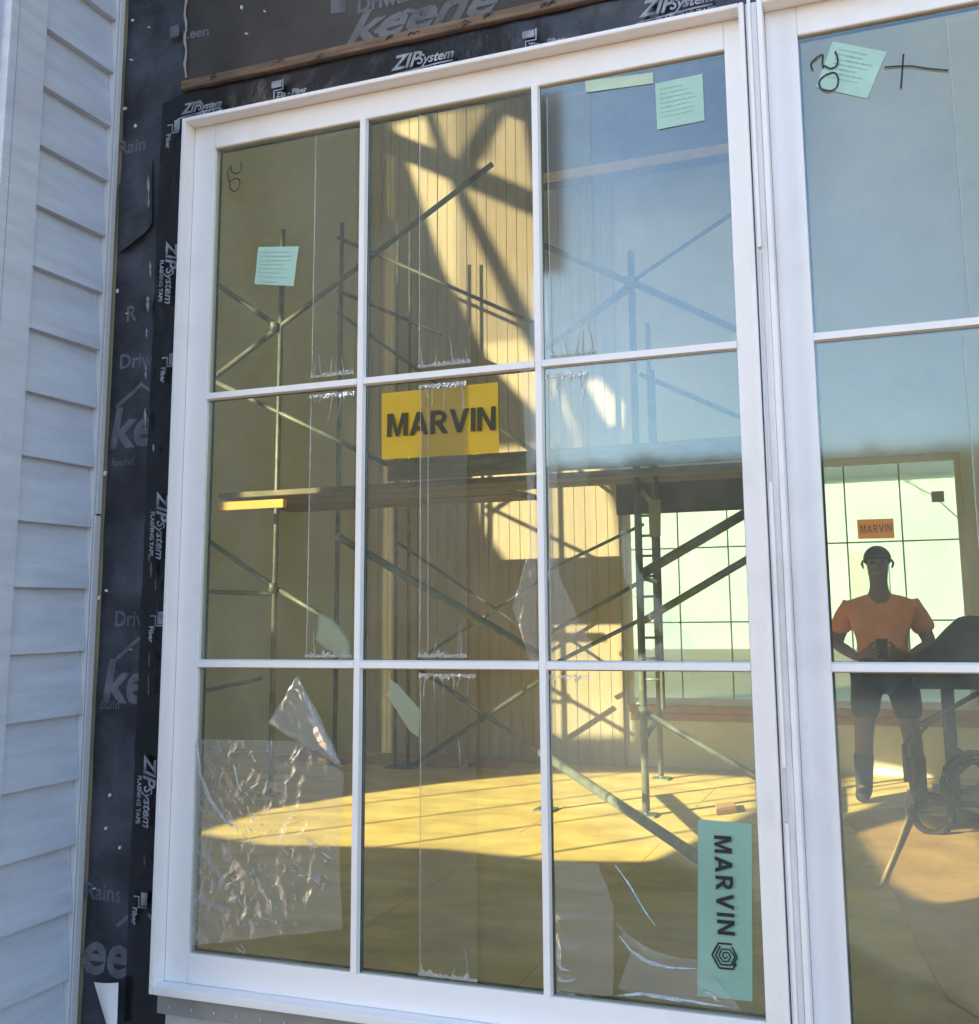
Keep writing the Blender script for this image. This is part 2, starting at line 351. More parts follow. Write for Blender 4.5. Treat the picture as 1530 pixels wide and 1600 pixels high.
# board cladding on the far wall, each board its own piece
bx = at(578, 900, YF - 0.02).x; bx1 = at(972, 950, YF - 0.02).x
bc = thing('board_cladding', 'tan vertical board cladding on the far wall left of the far windows', 'wall cladding', ((bx + bx1) / 2, YF, 0))
nb = 24; bw = (bx1 - bx) / nb
for i in range(nb):
    d = random.uniform(0.016, 0.022)
    MB().box(bx + i * bw + 0.0012, bx + (i + 1) * bw - 0.0012, YF - 0.03 - d, YF - 0.012, 0.0, 6.6).build('board', 'board', bc, bevel=0.003)
MB().box(bx, bx1, YF - 0.012, YF - 0.001, 0, 6.6).build('backing', 'board', bc)
# wooden sill band under the far windows and a base board
sb = thing('sill_board', 'brown wooden board under the far windows', 'sill', (0.7, YF, 0.5))
MB().box(bx1 + 0.05, 2.25, YF - 0.05, YF - 0.002, 0.47, 0.535).build('board', 'sill_wood', sb, bevel=0.004)
MB().box(bx1 + 0.05, 2.25, YF - 0.02, YF - 0.002, 0.40, 0.465).build('apron', 'sill_wood', sb, bevel=0.003)
# dark roof framing above the right end of the far wall
P = at(838, 60, YF - 0.3); Q = at(1200, 262, YF - 0.3); R2 = at(860, 300, YF - 0.3)
hb = thing('roof_framing', 'dark timber framing high up above the far windows', 'framing', (0, YF, 4))
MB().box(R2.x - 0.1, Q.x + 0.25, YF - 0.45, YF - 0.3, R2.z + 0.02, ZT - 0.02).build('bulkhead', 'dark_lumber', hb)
MB().box(R2.x - 0.1, Q.x + 0.25, YF - 0.50, YF - 0.452, at(900, 275, YF - 0.5).z, at(900, 262, YF - 0.5).z).build('ledger', 'yellow_wood', hb, bevel=0.004)

# ------------------------------------------------------------------ windows
def window(label, gx, y, sl_, sr_, group, glass='window_glass', rot=False, lip=(True, True), wooden=True):
    """gx = left glass edge; sl_/sr_ = sash widths at the two sides. Front faces -y (rot: +y)."""
    s = -1 if rot else 1
    gx1 = gx + GW; cxm = (gx + gx1) / 2
    w = thing('window', label, 'window', (cxm, y, 0.5), group)
    def B(x0, x1, y0, y1, z0, z1):
        a, b = sorted((y + s * y0, y + s * y1)); return MB().box(x0, x1, a, b, z0, z1)
    ox0, ox1, oz0, oz1 = gx - sl_ - 0.0115, gx1 + sr_ + 0.0115, 0.5022, 2.6605
    ix0, ix1, iz0, iz1 = gx - sl_, gx1 + sr_, 0.5205, 2.649
    T = 'white_clad'
    fr_ = B(ox0, ix0 - 0.0003, -0.04, 0.028, oz0, oz1).build('frame_side', T, w, bevel=0.0016)
    B(ix1 + 0.0003, ox1, -0.04, 0.028, oz0, oz1).build('frame_side', T, w, bevel=0.0016)
    B(ix0, ix1, -0.04, 0.028, iz1 + 0.0003, oz1).build('frame_head', T, w, bevel=0.0016)
    B(ix0, ix1, -0.04, 0.028, oz0, iz0 - 0.0003).build('frame_sill', T, w, bevel=0.0016)
    # sash: stiles full height, rails between
    B(ix0 + 0.0004, gx, 0.0, 0.026, iz0 + 0.0004, iz1 - 0.0004).build('sash_stile', T, w, bevel=0.0016)
    B(gx1, ix1 - 0.0004, 0.0, 0.026, iz0 + 0.0004, iz1 - 0.0004).build('sash_stile', T, w, bevel=0.0016)
    B(gx + 0.0003, gx1 - 0.0003, 0.0, 0.026, ZTOP, iz1 - 0.0004).build('sash_rail', T, w, bevel=0.0016)
    B(gx + 0.0003, gx1 - 0.0003, 0.0, 0.026, iz0 + 0.0004, ZBOT).build('sash_rail', T, w, bevel=0.0016)
    # muntins on the glass: trapezoid bars
    mx = [gx - 0.012 + U, gx - 0.012 + 2 * U]; mz = [ZTOP + 0.0 - ROW + 0.0, ZTOP - 2 * ROW]
    hw, hf = (0.0105, 0.0072) if wooden else (0.0065, 0.005)
    def bar(a, b, c, vertical):
        p = []
        for h in (a, b):
            for off, yy in ((-hw, 0.0085), (-hf, -0.003), (hf, -0.003), (hw, 0.0085)):
                p.append((c + off, y + s * yy, h) if vertical else (h, y + s * yy, c + off))
        mb = MB(); mb.v = p; mb.f = [(0, 1, 2, 3), (7, 6, 5, 4)] + [(i, (i + 1) % 4, 4 + (i + 1) % 4, 4 + i) for i in range(4)]
        return mb.build('muntin', T, w)
    for x in mx: bar(ZBOT + 0.0003, ZTOP - 0.0003, x, True)
    cols = [gx, mx[0], mx[1], gx1]; rows = [ZTOP, mz[0], mz[1], ZBOT]
    for z in mz:
        for i in range(3):
            bar(cols[i] + (0.0003 if i == 0 else hw - 0.002), cols[i + 1] - (0.0003 if i == 2 else hw - 0.002), z, False)
    # dark spacer bars inside the sealed glass, one ring round it
    sp = MB()
    def SB(x0, x1, z0, z1):
        a, b = sorted((y + s * 0.0125, y + s * 0.024)); sp.box(x0, x1, a, b, z0, z1)
    for x in (mx if wooden else []): SB(x - 0.0105, x + 0.0105, ZBOT, ZTOP)
    for z in (mz if wooden else []):
        for i in range(3): SB(cols[i] + (0 if i == 0 else 0.0107), cols[i + 1] - (0 if i == 2 else 0.0107), z - 0.0105, z + 0.0105)
    a, b = sorted((y + s * 0.0262, y + s * 0.029))
    e = 0.004
    sp.box(gx - 0.03, gx + e, a, b, ZBOT - 0.03, ZTOP + 0.03); sp.box(gx1 - e, gx1 + 0.03, a, b, ZBOT - 0.03, ZTOP + 0.03)
    sp.box(gx + e, gx1 - e, a, b, ZTOP - e, ZTOP + 0.03); sp.box(gx + e, gx1 - e, a, b, ZBOT - 0.03, ZBOT + e)
    sp.build('spacer', 'spacer_black' if wooden else 'white_clad', w)
    # nine panes
    panes = []
    for r in range(3):
        for c in range(3):
            x0, x1 = cols[c] + (0.0005 if c == 0 else 0.0003), cols[c + 1] - 0.0003
            z1, z0 = rows[r] - 0.0003, rows[r + 1] + 0.0003
            mb = MB().quad((x0, y + s * 0.0105, z0), (x1, y + s * 0.0105, z0), (x1, y + s * 0.0105, z1), (x0, y + s * 0.0105, z1))
            panes.append(mb.build('pane', glass, w, fix=False))
    # interior lining
    if wooden:
        B(ix0 - 0.012, ix0 + 0.014, 0.0295, 0.088, iz0, iz1).build('lining', 'jamb_wood', w); B(ix1 - 0.014, ix1 + 0.012, 0.0295, 0.088, iz0, iz1).build('lining', 'jamb_wood', w)
        B(ix0 + 0.0145, ix1 - 0.0145, 0.0295, 0.088, iz1 - 0.02, iz1).build('lining', 'jamb_wood', w); B(ix0 + 0.0145, ix1 - 0.0145, 0.0295, 0.088, iz0, iz0 + 0.02).build('lining', 'jamb_wood', w)
    return w, panes
win1, panes1 = window('large white nine pane window beside the dark wall membrane', 0.012, 0.0, 0.0655, 0.038, 'white grid windows in the house')
win2, panes2 = window('white grid window right of the mullion with a slanted mint sticker', 1.496, 0.0, 0.067, 0.067, 'white grid windows in the house')
win3, panes3 = window('bright far window behind the scaffold posts', FA, YF + 0.09, 0.045, 0.045, 'white grid windows in the house', 'far_glass', True, wooden=False)
win4, panes4 = window('bright far window behind the person in orange', FB, YF + 0.09, 0.045, 0.045, 'white grid windows in the house', 'far_glass', True, wooden=False)
# mullion cover between the two front windows
mu = thing('mullion', 'narrow white mullion cover between the two front windows', 'mullion', (1.405, 0, 0.5))
MB().box(1.3925, 1.4160, -0.030, 0.02, 0.5022, 2.6605).build('core', 'white_clad', mu, bevel=0.001)
ca = MB().box(1.3975, 1.4045, -0.0425, -0.0302, at(1201, 384, -0.04).z, 2.662).build('upper_cover_strip', 'white_clad', mu, bevel=0.001)
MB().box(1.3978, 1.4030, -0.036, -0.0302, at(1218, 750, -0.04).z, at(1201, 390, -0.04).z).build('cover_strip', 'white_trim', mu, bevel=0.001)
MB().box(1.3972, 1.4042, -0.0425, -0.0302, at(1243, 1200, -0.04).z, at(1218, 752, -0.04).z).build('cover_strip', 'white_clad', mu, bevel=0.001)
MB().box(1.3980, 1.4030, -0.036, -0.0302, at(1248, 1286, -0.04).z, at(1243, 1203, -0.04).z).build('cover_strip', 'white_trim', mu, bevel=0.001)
MB().box(1.3974, 1.4044, -0.041, -0.0302, 0.5022, at(1248, 1288, -0.04).z).build('cover_strip', 'white_clad', mu, bevel=0.001)

# ------------------------------------------------------------------ siding of the wing, corner board, trim
XW = -0.332
sd = thing('siding_wall', 'pale grey lap siding beside the black membrane', 'siding', (XW, -0.17, 0))
E0, PIT = 0.5010, 0.15672
for kx in range(-4, 20):
    z0 = E0 + kx * PIT; z1 = z0 + PIT + 0.012; t = 0.0165
    p = []
    for yy in (-0.2535, -0.0135):
        p += [(XW - 0.016, yy, z0), (XW + 0.012, yy, z0), (XW - 0.010, yy, z1), (XW - 0.016, yy, z1)]
    mb = MB(); mb.v = p; mb.f = [(0, 1, 2, 3), (7, 6, 5, 4)] + [(i, (i + 1) % 4, 4 + (i + 1) % 4, 4 + i) for i in range(4)]
    mb.build('siding_board', 'siding_paint', sd, bevel=0.0008)
MB().box(XW - 0.016, XW + 0.018, -0.343, -0.2545, -0.14, ZT - 0.1).build('corner_board', 'siding_paint', sd, bevel=0.002)
MB().box(XW - 0.10, XW + 0.020, -0.366, -0.3435, -0.14, ZT - 0.1).build('corner_board', 'siding_paint', sd, bevel=0.002)
# J trim where siding meets the membrane wall
MB().box(XW - 0.016, XW + 0.012, -0.0125, 0.004, -0.14, ZT - 0.1).build('trim_channel', 'white_trim', sd, bevel=0.001)
MB().box(XW + 0.0125, XW + 0.0145, 0.0, 0.012, -0.14, ZT - 0.1).build('trim_gap', 'spacer_black', sd)
MB().box(XW + 0.0148, XW + 0.0185, -0.006, 0.011, at(150, 803, 0).z, ZT - 0.1).build('trim_lip', 'white_trim', sd, bevel=0.0006)
MB().box(XW + 0.0148, XW + 0.0185, -0.010, 0.011, -0.1, at(150, 806, 0).z).build('trim_lip', 'white_trim', sd, bevel=0.0006)

# ------------------------------------------------------------------ membrane wall
def sheet(name, x0, x1, z0, z1, y, amp, m, parent, nu, nv, sc_=3.0, edge=None):
    def fn(u, v):
        x = x0 + u * (x1 - x0); z = z0 + v * (z1 - z0)
        d = noise.noise(Vector((x * sc_ * 1.6, 3.1, z * sc_))) * amp + noise.noise(Vector((x * 17, 1.3, z * 11))) * amp * 0.4
        if edge: x, d = edge(u, v, x, z, d)
        return (x, y - abs(d), z)
    return MB().grid(fn, nu, nv).build(name, m, parent, smooth=True, fix=False)
mw = thing('wall_membrane', 'black building membrane on the wall between siding and window', 'membrane', (-0.22, 0.03, 0))
def edge_l(u, v, x, z, d):
    if u > 0.8:
        x += noise.noise(Vector((z * 6, 0.5, 9))) * 0.010 * (u - 0.8) / 0.2
    d += 0.010 * math.exp(-((u - 0.62) / 0.16) ** 2) * (0.6 + 0.5 * noise.noise(Vector((0.3, 7, z * 2.2))))
    return x, d
LS = sheet('membrane_sheet', -0.316, -0.118, -0.14, 4.2, 0.0275, 0.0055, 'membrane', mw, 40, 500, 3, edge_l)
# curled lap hanging off the sheet
def curl(u, v):
    a = at(184 + 52 * u, 392 - 105 * v - 45 * u * u, 0.012)
    return (a.x, 0.016 - 0.012 * math.sin(math.pi * min(1, u * 1.1)) * (1 - v) ** .7, a.z + 0.006 * noise.noise(Vector((u * 3, v * 4, 2))))
MB().grid(curl, 12, 18).build('curled_lap', 'membrane', mw, smooth=True, fix=False)
mt = thing('upper_membrane', 'dark brown membrane with big pale logo above the window', 'membrane', (1.2, 0.03, 3))
zt0 = at(290, 128, 0.012).z
def edge_t(u, v, x, z, d):
    if u < 0.02: d += 0.010 * (1 - u / 0.02)
    return x, d
US = sheet('membrane_sheet', at(288, 60, 0.01).x, 5.0, zt0, 4.4, 0.017, 0.005, 'membrane_warm', mt, 300, 60, 2.2, edge_t)
pts = [at(290 + 1.5 * math.sin(i * 1.7), -10 + i * 11, -0.001) for i in range(13)]
MB().tube(pts, [0.0035 + 0.001 * math.sin(i * 2.1) for i in range(13)], 6).build('rolled_edge', 'lead_grey', mt, smooth=True)
def lie(o, sheet_o, off=0.0011):
    """lay a flat print onto the membrane behind it"""
    from mathutils.bvhtree import BVHTree
    key = sheet_o.name
    if key not in BV: BV[key] = (BVHTree.FromPolygons([v.co for v in sheet_o.data.vertices], [p.vertices for p in sheet_o.data.polygons]))
    b = bmesh.new(); b.from_mesh(o.data); bmesh.ops.triangulate(b, faces=b.faces[:])
    for _ in range(5): bmesh.ops.subdivide_edges(b, edges=[e for e in b.edges if e.calc_length() > .007], cuts=1); bmesh.ops.triangulate(b, faces=[f for f in b.faces if len(f.verts) > 3])
    for v in b.verts:
        h = BV[key].ray_cast(Vector((v.co.x, -1, v.co.z)), Vector((0, 1, 0)))
        if h[0] is not None: v.co.y = h[0].y - off
    b.to_mesh(o.data); b.free()
BV = {}
# prints on the membranes
lettering('keene', at(648, 23, 0.008), 0.118, 'print_grey', mt, rot=0.0, shear=0.45, bold=0.003, sx=1.42)
rf = MB(); ribbon(rf, [at(583, 48, 0.0078), at(635, 14, 0.0078), at(690, 22, 0.0078)], 0.011)
rf.build('roof_logo', 'print_grey', mt)
lettering('Driwall', at(600, -2, 0.008), 0.055, 'print_grey', mt, bold=0.002)
MB().quad(*[at(x, y, 0.008) for x, y in ((515, -6), (538, -9), (538, 16), (515, 19))]).build('logo_block', 'print_grey', mt)
lettering('Keen', at(305, 52, 0.008), 0.04, 'print_dim', mt, bold=0.001)
MB().quad(*[at(x, y, 0.008) for x, y in ((266, 42), (280, 38), (280, 56), (266, 60))]).build('logo_block', 'print_dim', mt)
def left_logo(y, word, size, dx=0, chev=True, xs=165):
    p = at(xs + dx, y, 0.0105)
    lettering(word, p, size, 'print_dim', mw, shear=0.15, bold=0.004, align='LEFT')
    if chev:
        c = MB(); a = at(xs + 10, y - 20, 0.0105)
        ribbon(c, [a + Vector((0.0, 0, 0.03)), a + Vector((0.08, 0, 0.085)), a + Vector((0.14, 0, 0.045))], 0.010); c.build('roof_logo', 'print_dim', mw)
left_logo(672, 'ke', 0.15); left_logo(1068, 'ke', 0.15, -12); left_logo(1490, 'ee', 0.15, -45)
lettering('found', at(168, 722, 0.0105), 0.032, 'print_dim', mw, align='LEFT'); lettering('build', at(150, 1102, 0.0105), 0.032, 'print_dim', mw, align='LEFT')
lettering('Driw', at(172, 968, 0.0105), 0.055, 'print_dim', mw, bold=0.001, align='LEFT'); lettering('Driw', at(180, 565, 0.0105), 0.055, 'print_dim', mw, bold=0.001, align='LEFT')
lettering('Rain', at(178, 230, 0.0105), 0.055, 'print_dim', mw, bold=0.001, align='LEFT'); lettering('Rains', at(125, 1395, 0.0105), 0.055, 'print_dim', mw, bold=0.001, align='LEFT')
lettering('R', at(190, 490, 0.0105), 0.06, 'print_dim', mw, bold=0.001, align='LEFT')
for o in list(mw.children) + list(mt.children):
    if o.name.split('.')[0] in ('lettering', 'roof_logo', 'logo_block'): lie(o, LS if o.parent == mw else US)
# white flecks (stapled tabs and mortar specks)
fk = [(206, 94, 10, 3, .1), (196, 170, 12, 5, -.5), (212, 197, 11, 4, -1), (208, 32, 8, 4, -.6), (233, 43, 4, 3, 0), (184, 455, 12, 4, -1.4), (199, 490, 5, 3, -.3), (165, 740, 13, 6, -1.3), (155, 934, 14, 5, -1.4), (167, 923, 9, 5, 1), (172, 1242, 9, 5, -1.4), (166, 1294, 8, 5, -1.4), (188, 1324, 9, 5, -1.4), (130, 1207, 9, 3, -.5), (378, 12, 10, 4, -1.2), (414, 18, 5, 4, 0), (386, 53, 9, 3, 0), (148, 1388, 5, 3, 0), (205, 1015, 4, 3, 0)]
for x, y, a, b, r in fk:
    c = at(x, y, 0.008); s_ = 0.0010
    q = []
    for i in range(7):
        t = i / 7 * 2 * math.pi; rr = random.uniform(.8, 1.15); ex, ez = math.cos(t) * a / 2 * s_ * rr, math.sin(t) * b / 2 * s_ * rr
        q.append((c.x + ex * math.cos(-r) - ez * math.sin(-r), 0.004, c.z + ex * math.sin(-r) + ez * math.cos(-r)))
    MB().prism(q, (0, 0.006, 0)).build('fleck', 'white_flap', mt if x > 280 else mw)

# wood strip above the tape
ws = thing('wood_strip', 'bare tan wood strip above the flashing tape', 'wood strip', (0.9, 0.02, at(600, 95, 0.01).z))
zb = at(300, 137, 0.008).z; zt = at(290, 122, 0.008).z
wz0 = (at(300, 138, 0.008).z + at(800, 28, 0.008).z) / 2; wz1 = wz0 + 0.026
MB().box(at(283, 130, 0.006).x, 5.0, 0.004, 0.0268, wz0, wz1).build('strip', 'raw_wood', ws, bevel=0.002)
print('STRIP', wz0, at(300, 138, .008).z, at(500, 92, .008).z, at(800, 28, .008).z, 'sheet', zt0, 'frame', 2.6605)
for i, x in enumerate((330, 432, 495, 603, 645, 725, 765, 848, 860)):
    c = at(x, 130 - (x - 330) * 0.21, 0.003); c.z = wz0 + 0.015 + 0.006 * math.sin(i * 2.3)
    q = MB()
    for j in range(3):
        d = Vector((random.uniform(-.012, .012), 0, random.uniform(-.006, .006)))
        ribbon(q, [c + d + Vector((-0.008, 0, -0.004)), c + d + Vector((0.001, 0, 0.003)), c + d + Vector((0.009, 0, -0.001 + random.uniform(-.004, .004)))], 0.003)
    q.build('tar_smear', 'ink_black', ws)

# flashing tape, top and left
tp = thing('flashing_tape', 'black flashing tape with white print along the window head', 'tape', (0.8, 0.02, 2.7), 'black tape round the front window')
TY = 0.012
def tapetop(u, v):
    x = at(252, 160, TY).x + u * (5.0 - at(252, 160, TY).x); z = 2.655 + v * (wz0 + 0.004 - 2.655)
    if u < 0.02: z -= (0.02 - u) * 1.2 * v
    return (x, TY + 0.008 - 0.006 * abs(noise.noise(Vector((x * 9, 2, z * 14)))) - 0.002 * abs(noise.noise(Vector((x * 3, 8, z * 30)))), z)
MB().grid(tapetop, 200, 10).build('tape_sheet', 'tape_black', tp, smooth=True, fix=False)
tl = thing('flashing_tape', 'black flashing tape with sideways print along the window left side', 'tape', (-0.1, 0.02, 1.6), 'black tape round the front window')
def tapeleft(u, v):
    z = 0.1 + v * (2.70 - 0.1); x0 = at(246, 300, TY).x + 0.004 * noise.noise(Vector((1, 4, z * 7))); x = x0 + u * (-0.055 - x0)
    return (x, TY + 0.006 - 0.007 * abs(noise.noise(Vector((x * 22, 2, z * 9)))) - 0.003 * abs(noise.noise(Vector((x * 60, 8, z * 4)))), z)
MB().grid(tapeleft, 10, 240).build('tape_sheet', 'tape_black', tl, smooth=True, fix=False)
LY = TY - 0.0075
def zip_top(x, y, s=1.0):
    c = at(x, y, LY)
    lettering('ZIP', c + Vector((-0.038 * s, 0, 0)), 0.052 * s, 'tape_print', tp, shear=0.35, bold=0.0012)
    lettering('System', c + Vector((0.042 * s, 0, -0.003)), 0.034 * s, 'tape_print', tp, shear=0.35, bold=0.0006)
    q = MB(); ribbon(q, [c + Vector((-0.095 * s, 0, -0.034 * s)), c + Vector((-0.07 * s, 0, -0.028 * s)), c + Vector((0.05 * s, 0, -0.021 * s)), c + Vector((0.09 * s, 0, -0.021 * s))], 0.004); q.build('swoosh', 'tape_print', tp)
    lettering('FLASHING TAPE', c + Vector((0.03 * s, 0, -0.034 * s)), 0.019 * s, 'tape_print', tp, bold=0.0004)
def huber_top(x, y):
    c = at(x, y, LY)
    MB().box(c.x - 0.03, c.x, LY - 0.0003, LY + 0.0003, c.z, c.z + 0.018).build('logo_block', 'tape_print', tp)
    q = MB(); ribbon(q, [c + Vector((-0.022, 0, -0.03)), c + Vector((-0.022, 0, -0.008)), c + Vector((0.004, 0, -0.008)), c + Vector((0.004, 0, 0.02))], 0.004); q.build('bracket_logo', 'tape_print', tp)
    lettering('Zip - Fiber', c + Vector((0.03, 0, -0.022)), 0.021, 'tape_print', tp, bold=0.0005)
zip_top(312, 166, 0.75); zip_top(655, 92); huber_top(440, 135); huber_top(835, 57); zip_top(1050, 6)
def zip_left(y, x):
    c = at(x, y, LY)
    lettering('ZIP', c + Vector((0.004, 0, 0.040)), 0.050, 'tape_print', tl, rot=math.pi / 2, shear=0.3, bold=0.0012)
    lettering('System', c + Vector((0.002, 0, -0.045)), 0.034, 'tape_print', tl, rot=math.pi / 2, shear=0.3, bold=0.0006)
    lettering('FLASHING TAPE', c + Vector((-0.024, 0, -0.03)), 0.016, 'tape_print', tl, rot=math.pi / 2, bold=0.0004)
def huber_left(y, x):
    c = at(x, y, LY)
    MB().box(c.x, c.x + 0.018, LY - 0.0003, LY + 0.0003, c.z, c.z + 0.03).build('logo_block', 'tape_print', tl)
    q = MB(); ribbon(q, [c + Vector((-0.022, 0, 0.02)), c + Vector((-0.006, 0, 0.02)), c + Vector((-0.006, 0, -0.004)), c + Vector((0.016, 0, -0.004))], 0.004); q.build('bracket_logo', 'tape_print', tl)
    lettering('Fiber', c + Vector((-0.018, 0, -0.025)), 0.02, 'tape_print', tl, rot=math.pi / 2, bold=0.0004)
zip_left(420, 264); zip_left(815, 250); zip_left(1230, 230)
for y, x in ((205, 272), (570, 264), (975, 246), (1415, 220)): huber_left(y, x)
# torn paper slivers between membrane and tape
for i, (x, y, h, w_) in enumerate([(232, 300, 50, 7), (235, 420, 26, 7), (231, 475, 24, 9), (229, 520, 18, 6), (228, 580, 24, 7), (227, 655, 34, 6), (236, 890, 26, 7), (233, 870, 14, 5), (243, 915, 20, 3), (233, 1030, 26, 4), (232, 1070, 34, 6), (240, 700, 12, 5), (226, 1345, 14, 5), (245, 950, 18, 2)]):
    mb = MB(); n = 6; L = []; R = []
    for j in range(n + 1):
        yy = y - h / 2 + h * j / n; k_ = math.sin(math.pi * (j + 0.4) / (n + 0.8)) * random.uniform(.2, 1)
        L.append(at(x - w_ / 2 * k_ * random.uniform(.6, 1.2), yy, 0.003)); R.append(at(x + w_ / 2 * k_ * random.uniform(.6, 1.2), yy, 0.001))
    for j in range(n): mb.quad(L[j], R[j], R[j + 1], L[j + 1])
    o = mb.build('torn_edge', 'lead_grey' if y < 800 else 'raw_wood', tl, smooth=True, fix=False)

# flashing and wrap under the window
lf = thing('sill_flashing', 'grey metal flashing strip with screws under the window', 'flashing', (0.7, 0.0, 0.49))
fz1 = 0.5015; fz0 = 0.452
MB().box(-0.062, 4.5, -0.012, 0.0295, fz0, fz1).build('strip', 'lead_grey', lf, bevel=0.001)
for i in range(28):
    x = -0.025 + i * 0.062
    q = []
    for j in range(8): q.append((x + 0.0035 * math.cos(j * math.pi / 4), -0.0145, 0.470 + 0.0035 * math.sin(j * math.pi / 4)))
    MB().prism(q, (0, 0.0022, 0)).build('screw', 'screw_metal', lf)
wb = thing('white_wrap', 'wrinkled white wrap below the grey flashing', 'membrane', (0.7, 0.02, 0.3))
sheet('wrap_sheet', -0.058, 4.5, -0.1, 0.4515, 0.018, 0.006, 'white_wrap', wb, 300, 40, 5)
wf = thing('peeled_flap', 'white curled flap at the bottom of the black membrane', 'membrane flap', (-0.27, 0.0, 0.4))
def flap(u, v):
    a = at(146 + 40 * u + 22 * v * (1 - u), 1535 + 75 * v, -0.004)
    return (a.x, -0.002 - 0.018 * math.sin(u * 2.6) * (0.4 + 0.6 * v), a.z)
MB().grid(flap, 10, 12).build('flap_sheet', 'white_flap', wf, smooth=True, fix=False)

GLYPH = {  # heavy sans capitals, one unit high
    'M': (0.98, [[(0, 0), (.2, 0), (.2, 1), (0, 1)], [(.78, 0), (.98, 0), (.98, 1), (.78, 1)], [(.2, 1), (.2, .68), (.42, 0), (.56, 0), (.28, 1)], [(.7, 1), (.42, 0), (.56, 0), (.78, .68), (.78, 1)]]),
    'A': (0.90, [[(0, 0), (.22, 0), (.54, 1), (.34, 1)], [(.9, 0), (.68, 0), (.36, 1), (.56, 1)], [(.22, .2), (.68, .2), (.62, .38), (.28, .38)]]),
    'R': (0.80, [[(0, 0), (.2, 0), (.2, 1), (0, 1)], [(.2, 1), (.2, .83), (.42, .83), (.5, .78), (.53, .70), (.5, .62), (.42, .57), (.2, .57), (.2, .40), (.46, .40), (.6, .46), (.7, .56), (.73, .70), (.7, .84), (.6, .95), (.46, 1)], [(.28, .42), (.56, 0), (.82, 0), (.5, .45)]]),
    'V': (0.88, [[(0, 1), (.22, 1), (.54, 0), (.34, 0)], [(.88, 1), (.66, 1), (.34, 0), (.54, 0)]]),
    'I': (0.20, [[(0, 0), (.2, 0), (.2, 1), (0, 1)]]),
    'N': (0.82, [[(0, 0), (.2, 0), (.2, 1), (0, 1)], [(.62, 0), (.82, 0), (.82, 1), (.62, 1)], [(0.02, 1), (.22, 1), (.80, 0), (.60, 0)]])}
def heavy(txt, loc, h, m, parent, rot=0.0, sx=1.0, gap=0.16):
    wt = sum(GLYPH[c][0] for c in txt) + gap * (len(txt) - 1); x = -wt / 2; mb = MB(); k_ = 0
    M = Matrix.Translation(loc) @ Matrix.Rotation(rot, 4, 'Y')
    for c in txt:
        for p in GLYPH[c][1]:
            k_ += 1; mb.prism([M @ Vector(((x + a) * h * sx, -0.00005 * k_, (b - .5) * h)) for a, b in p], (0, 0.0008, 0))
        x += GLYPH[c][0] + gap
    return mb.build('lettering', m, parent)
# ------------------------------------------------------------------ stickers and writing on the glass
SY = 0.0085
def sticker(label, pxs, m, bend=0.0):
    P = [at(x, y, SY) for x, y in pxs]; c = sum(P, Vector()) / len(P)
    t = thing('window_sticker', label, 'sticker', c)
    a, b, c_, d = P
    MB().grid(lambda u, v: (a * (1 - u) + b * u) * (1 - v) + (d * (1 - u) + c_ * u) * v + Vector((0, -0.0004 * (1 + math.sin(u * 5 + v * 7)), 0)), 8, 8).build('sheet', m, t, fix=False)
    return t, (a, b, c_, d)
def lines(t, q, rows, w, m='sticker_print'):
    a, b, c, d = q; mb = MB()
    for v, u0, u1 in rows:
        L = (a * (1 - v) + d * v); R = (b * (1 - v) + c * v)
        u = u0
        while u < u1:
            du = random.uniform(0.03, 0.10); e = min(u1, u + du)
            ribbon(mb, [L + (R - L) * u + Vector((0, -0.0015, 0)), L + (R - L) * e + Vector((0, -0.0015, 0))], w); u = e + 0.022
    mb.build('print_lines', m, t)
t, q = sticker('mint sticker square in the top left pane', ((404, 386), (467, 385), (459, 447), (398, 444)), 'sticker_mint')
lines(t, q, [(0.14 + 0.11 * i, 0.08, random.uniform(.6, .9)) for i in range(7)] + [(0.93, 0.06, 0.6)], 0.0022)
t, q = sticker('square mint sticker in the top right pane below the bar', ((1024, 131), (1098, 115), (1101, 188), (1027, 203)), 'sticker_mint')
lines(t, q, [(0.15 + 0.1 * i, 0.1, random.uniform(.5, .9)) for i in range(7)], 0.0016)
t, q = sticker('pale narrow bar sticker left of the square mint sticker', ((915, 127), (1021, 113), (1021, 130), (915, 145)), 'sticker_pale')
t, q = sticker('yellow sticker with dark lettering in the middle column', ((597, 615), (778, 597), (780, 707), (597, 718)), 'sticker_yellow')
ctr = at(688, 659, SY - 0.0035)
heavy('MARVIN', ctr, 0.0545, 'ink_olive', t, rot=0.012, sx=1.0, gap=0.09)
t, q = sticker('tall mint sticker with sideways lettering and spiral hexagon', ((1091, 1280), (1175, 1287), (1176, 1565), (1090, 1556)), 'sticker_mint_deep')
c = at(1132, 1383, SY - 0.0035)
heavy('MARVIN', c, 0.034, 'ink_black', t, rot=math.pi / 2, sx=0.98, gap=0.2)
h = at(1134, 1494, SY - 0.003); lg = MB()
def hx(r, a0, a1, n=5):
    pts = []
    k = a0
    while k <= a1 + 1e-6:
        a = math.radians(k); i = int(k // 60); f_ = (k % 60) / 60
        p0 = Vector((math.cos(math.radians(60 * i)), 0, math.sin(math.radians(60 * i)))); p1 = Vector((math.cos(math.radians(60 * i + 60)), 0, math.sin(math.radians(60 * i + 60))))
        pts.append(h + (p0 * (1 - f_) + p1 * f_) * r(k)); k += 15
    return pts
ribbon(lg, hx(lambda k: 0.0265, 60, 330), 0.0036); ribbon(lg, hx(lambda k: 0.021 - 0.003 * k / 360, 120, 400), 0.003)
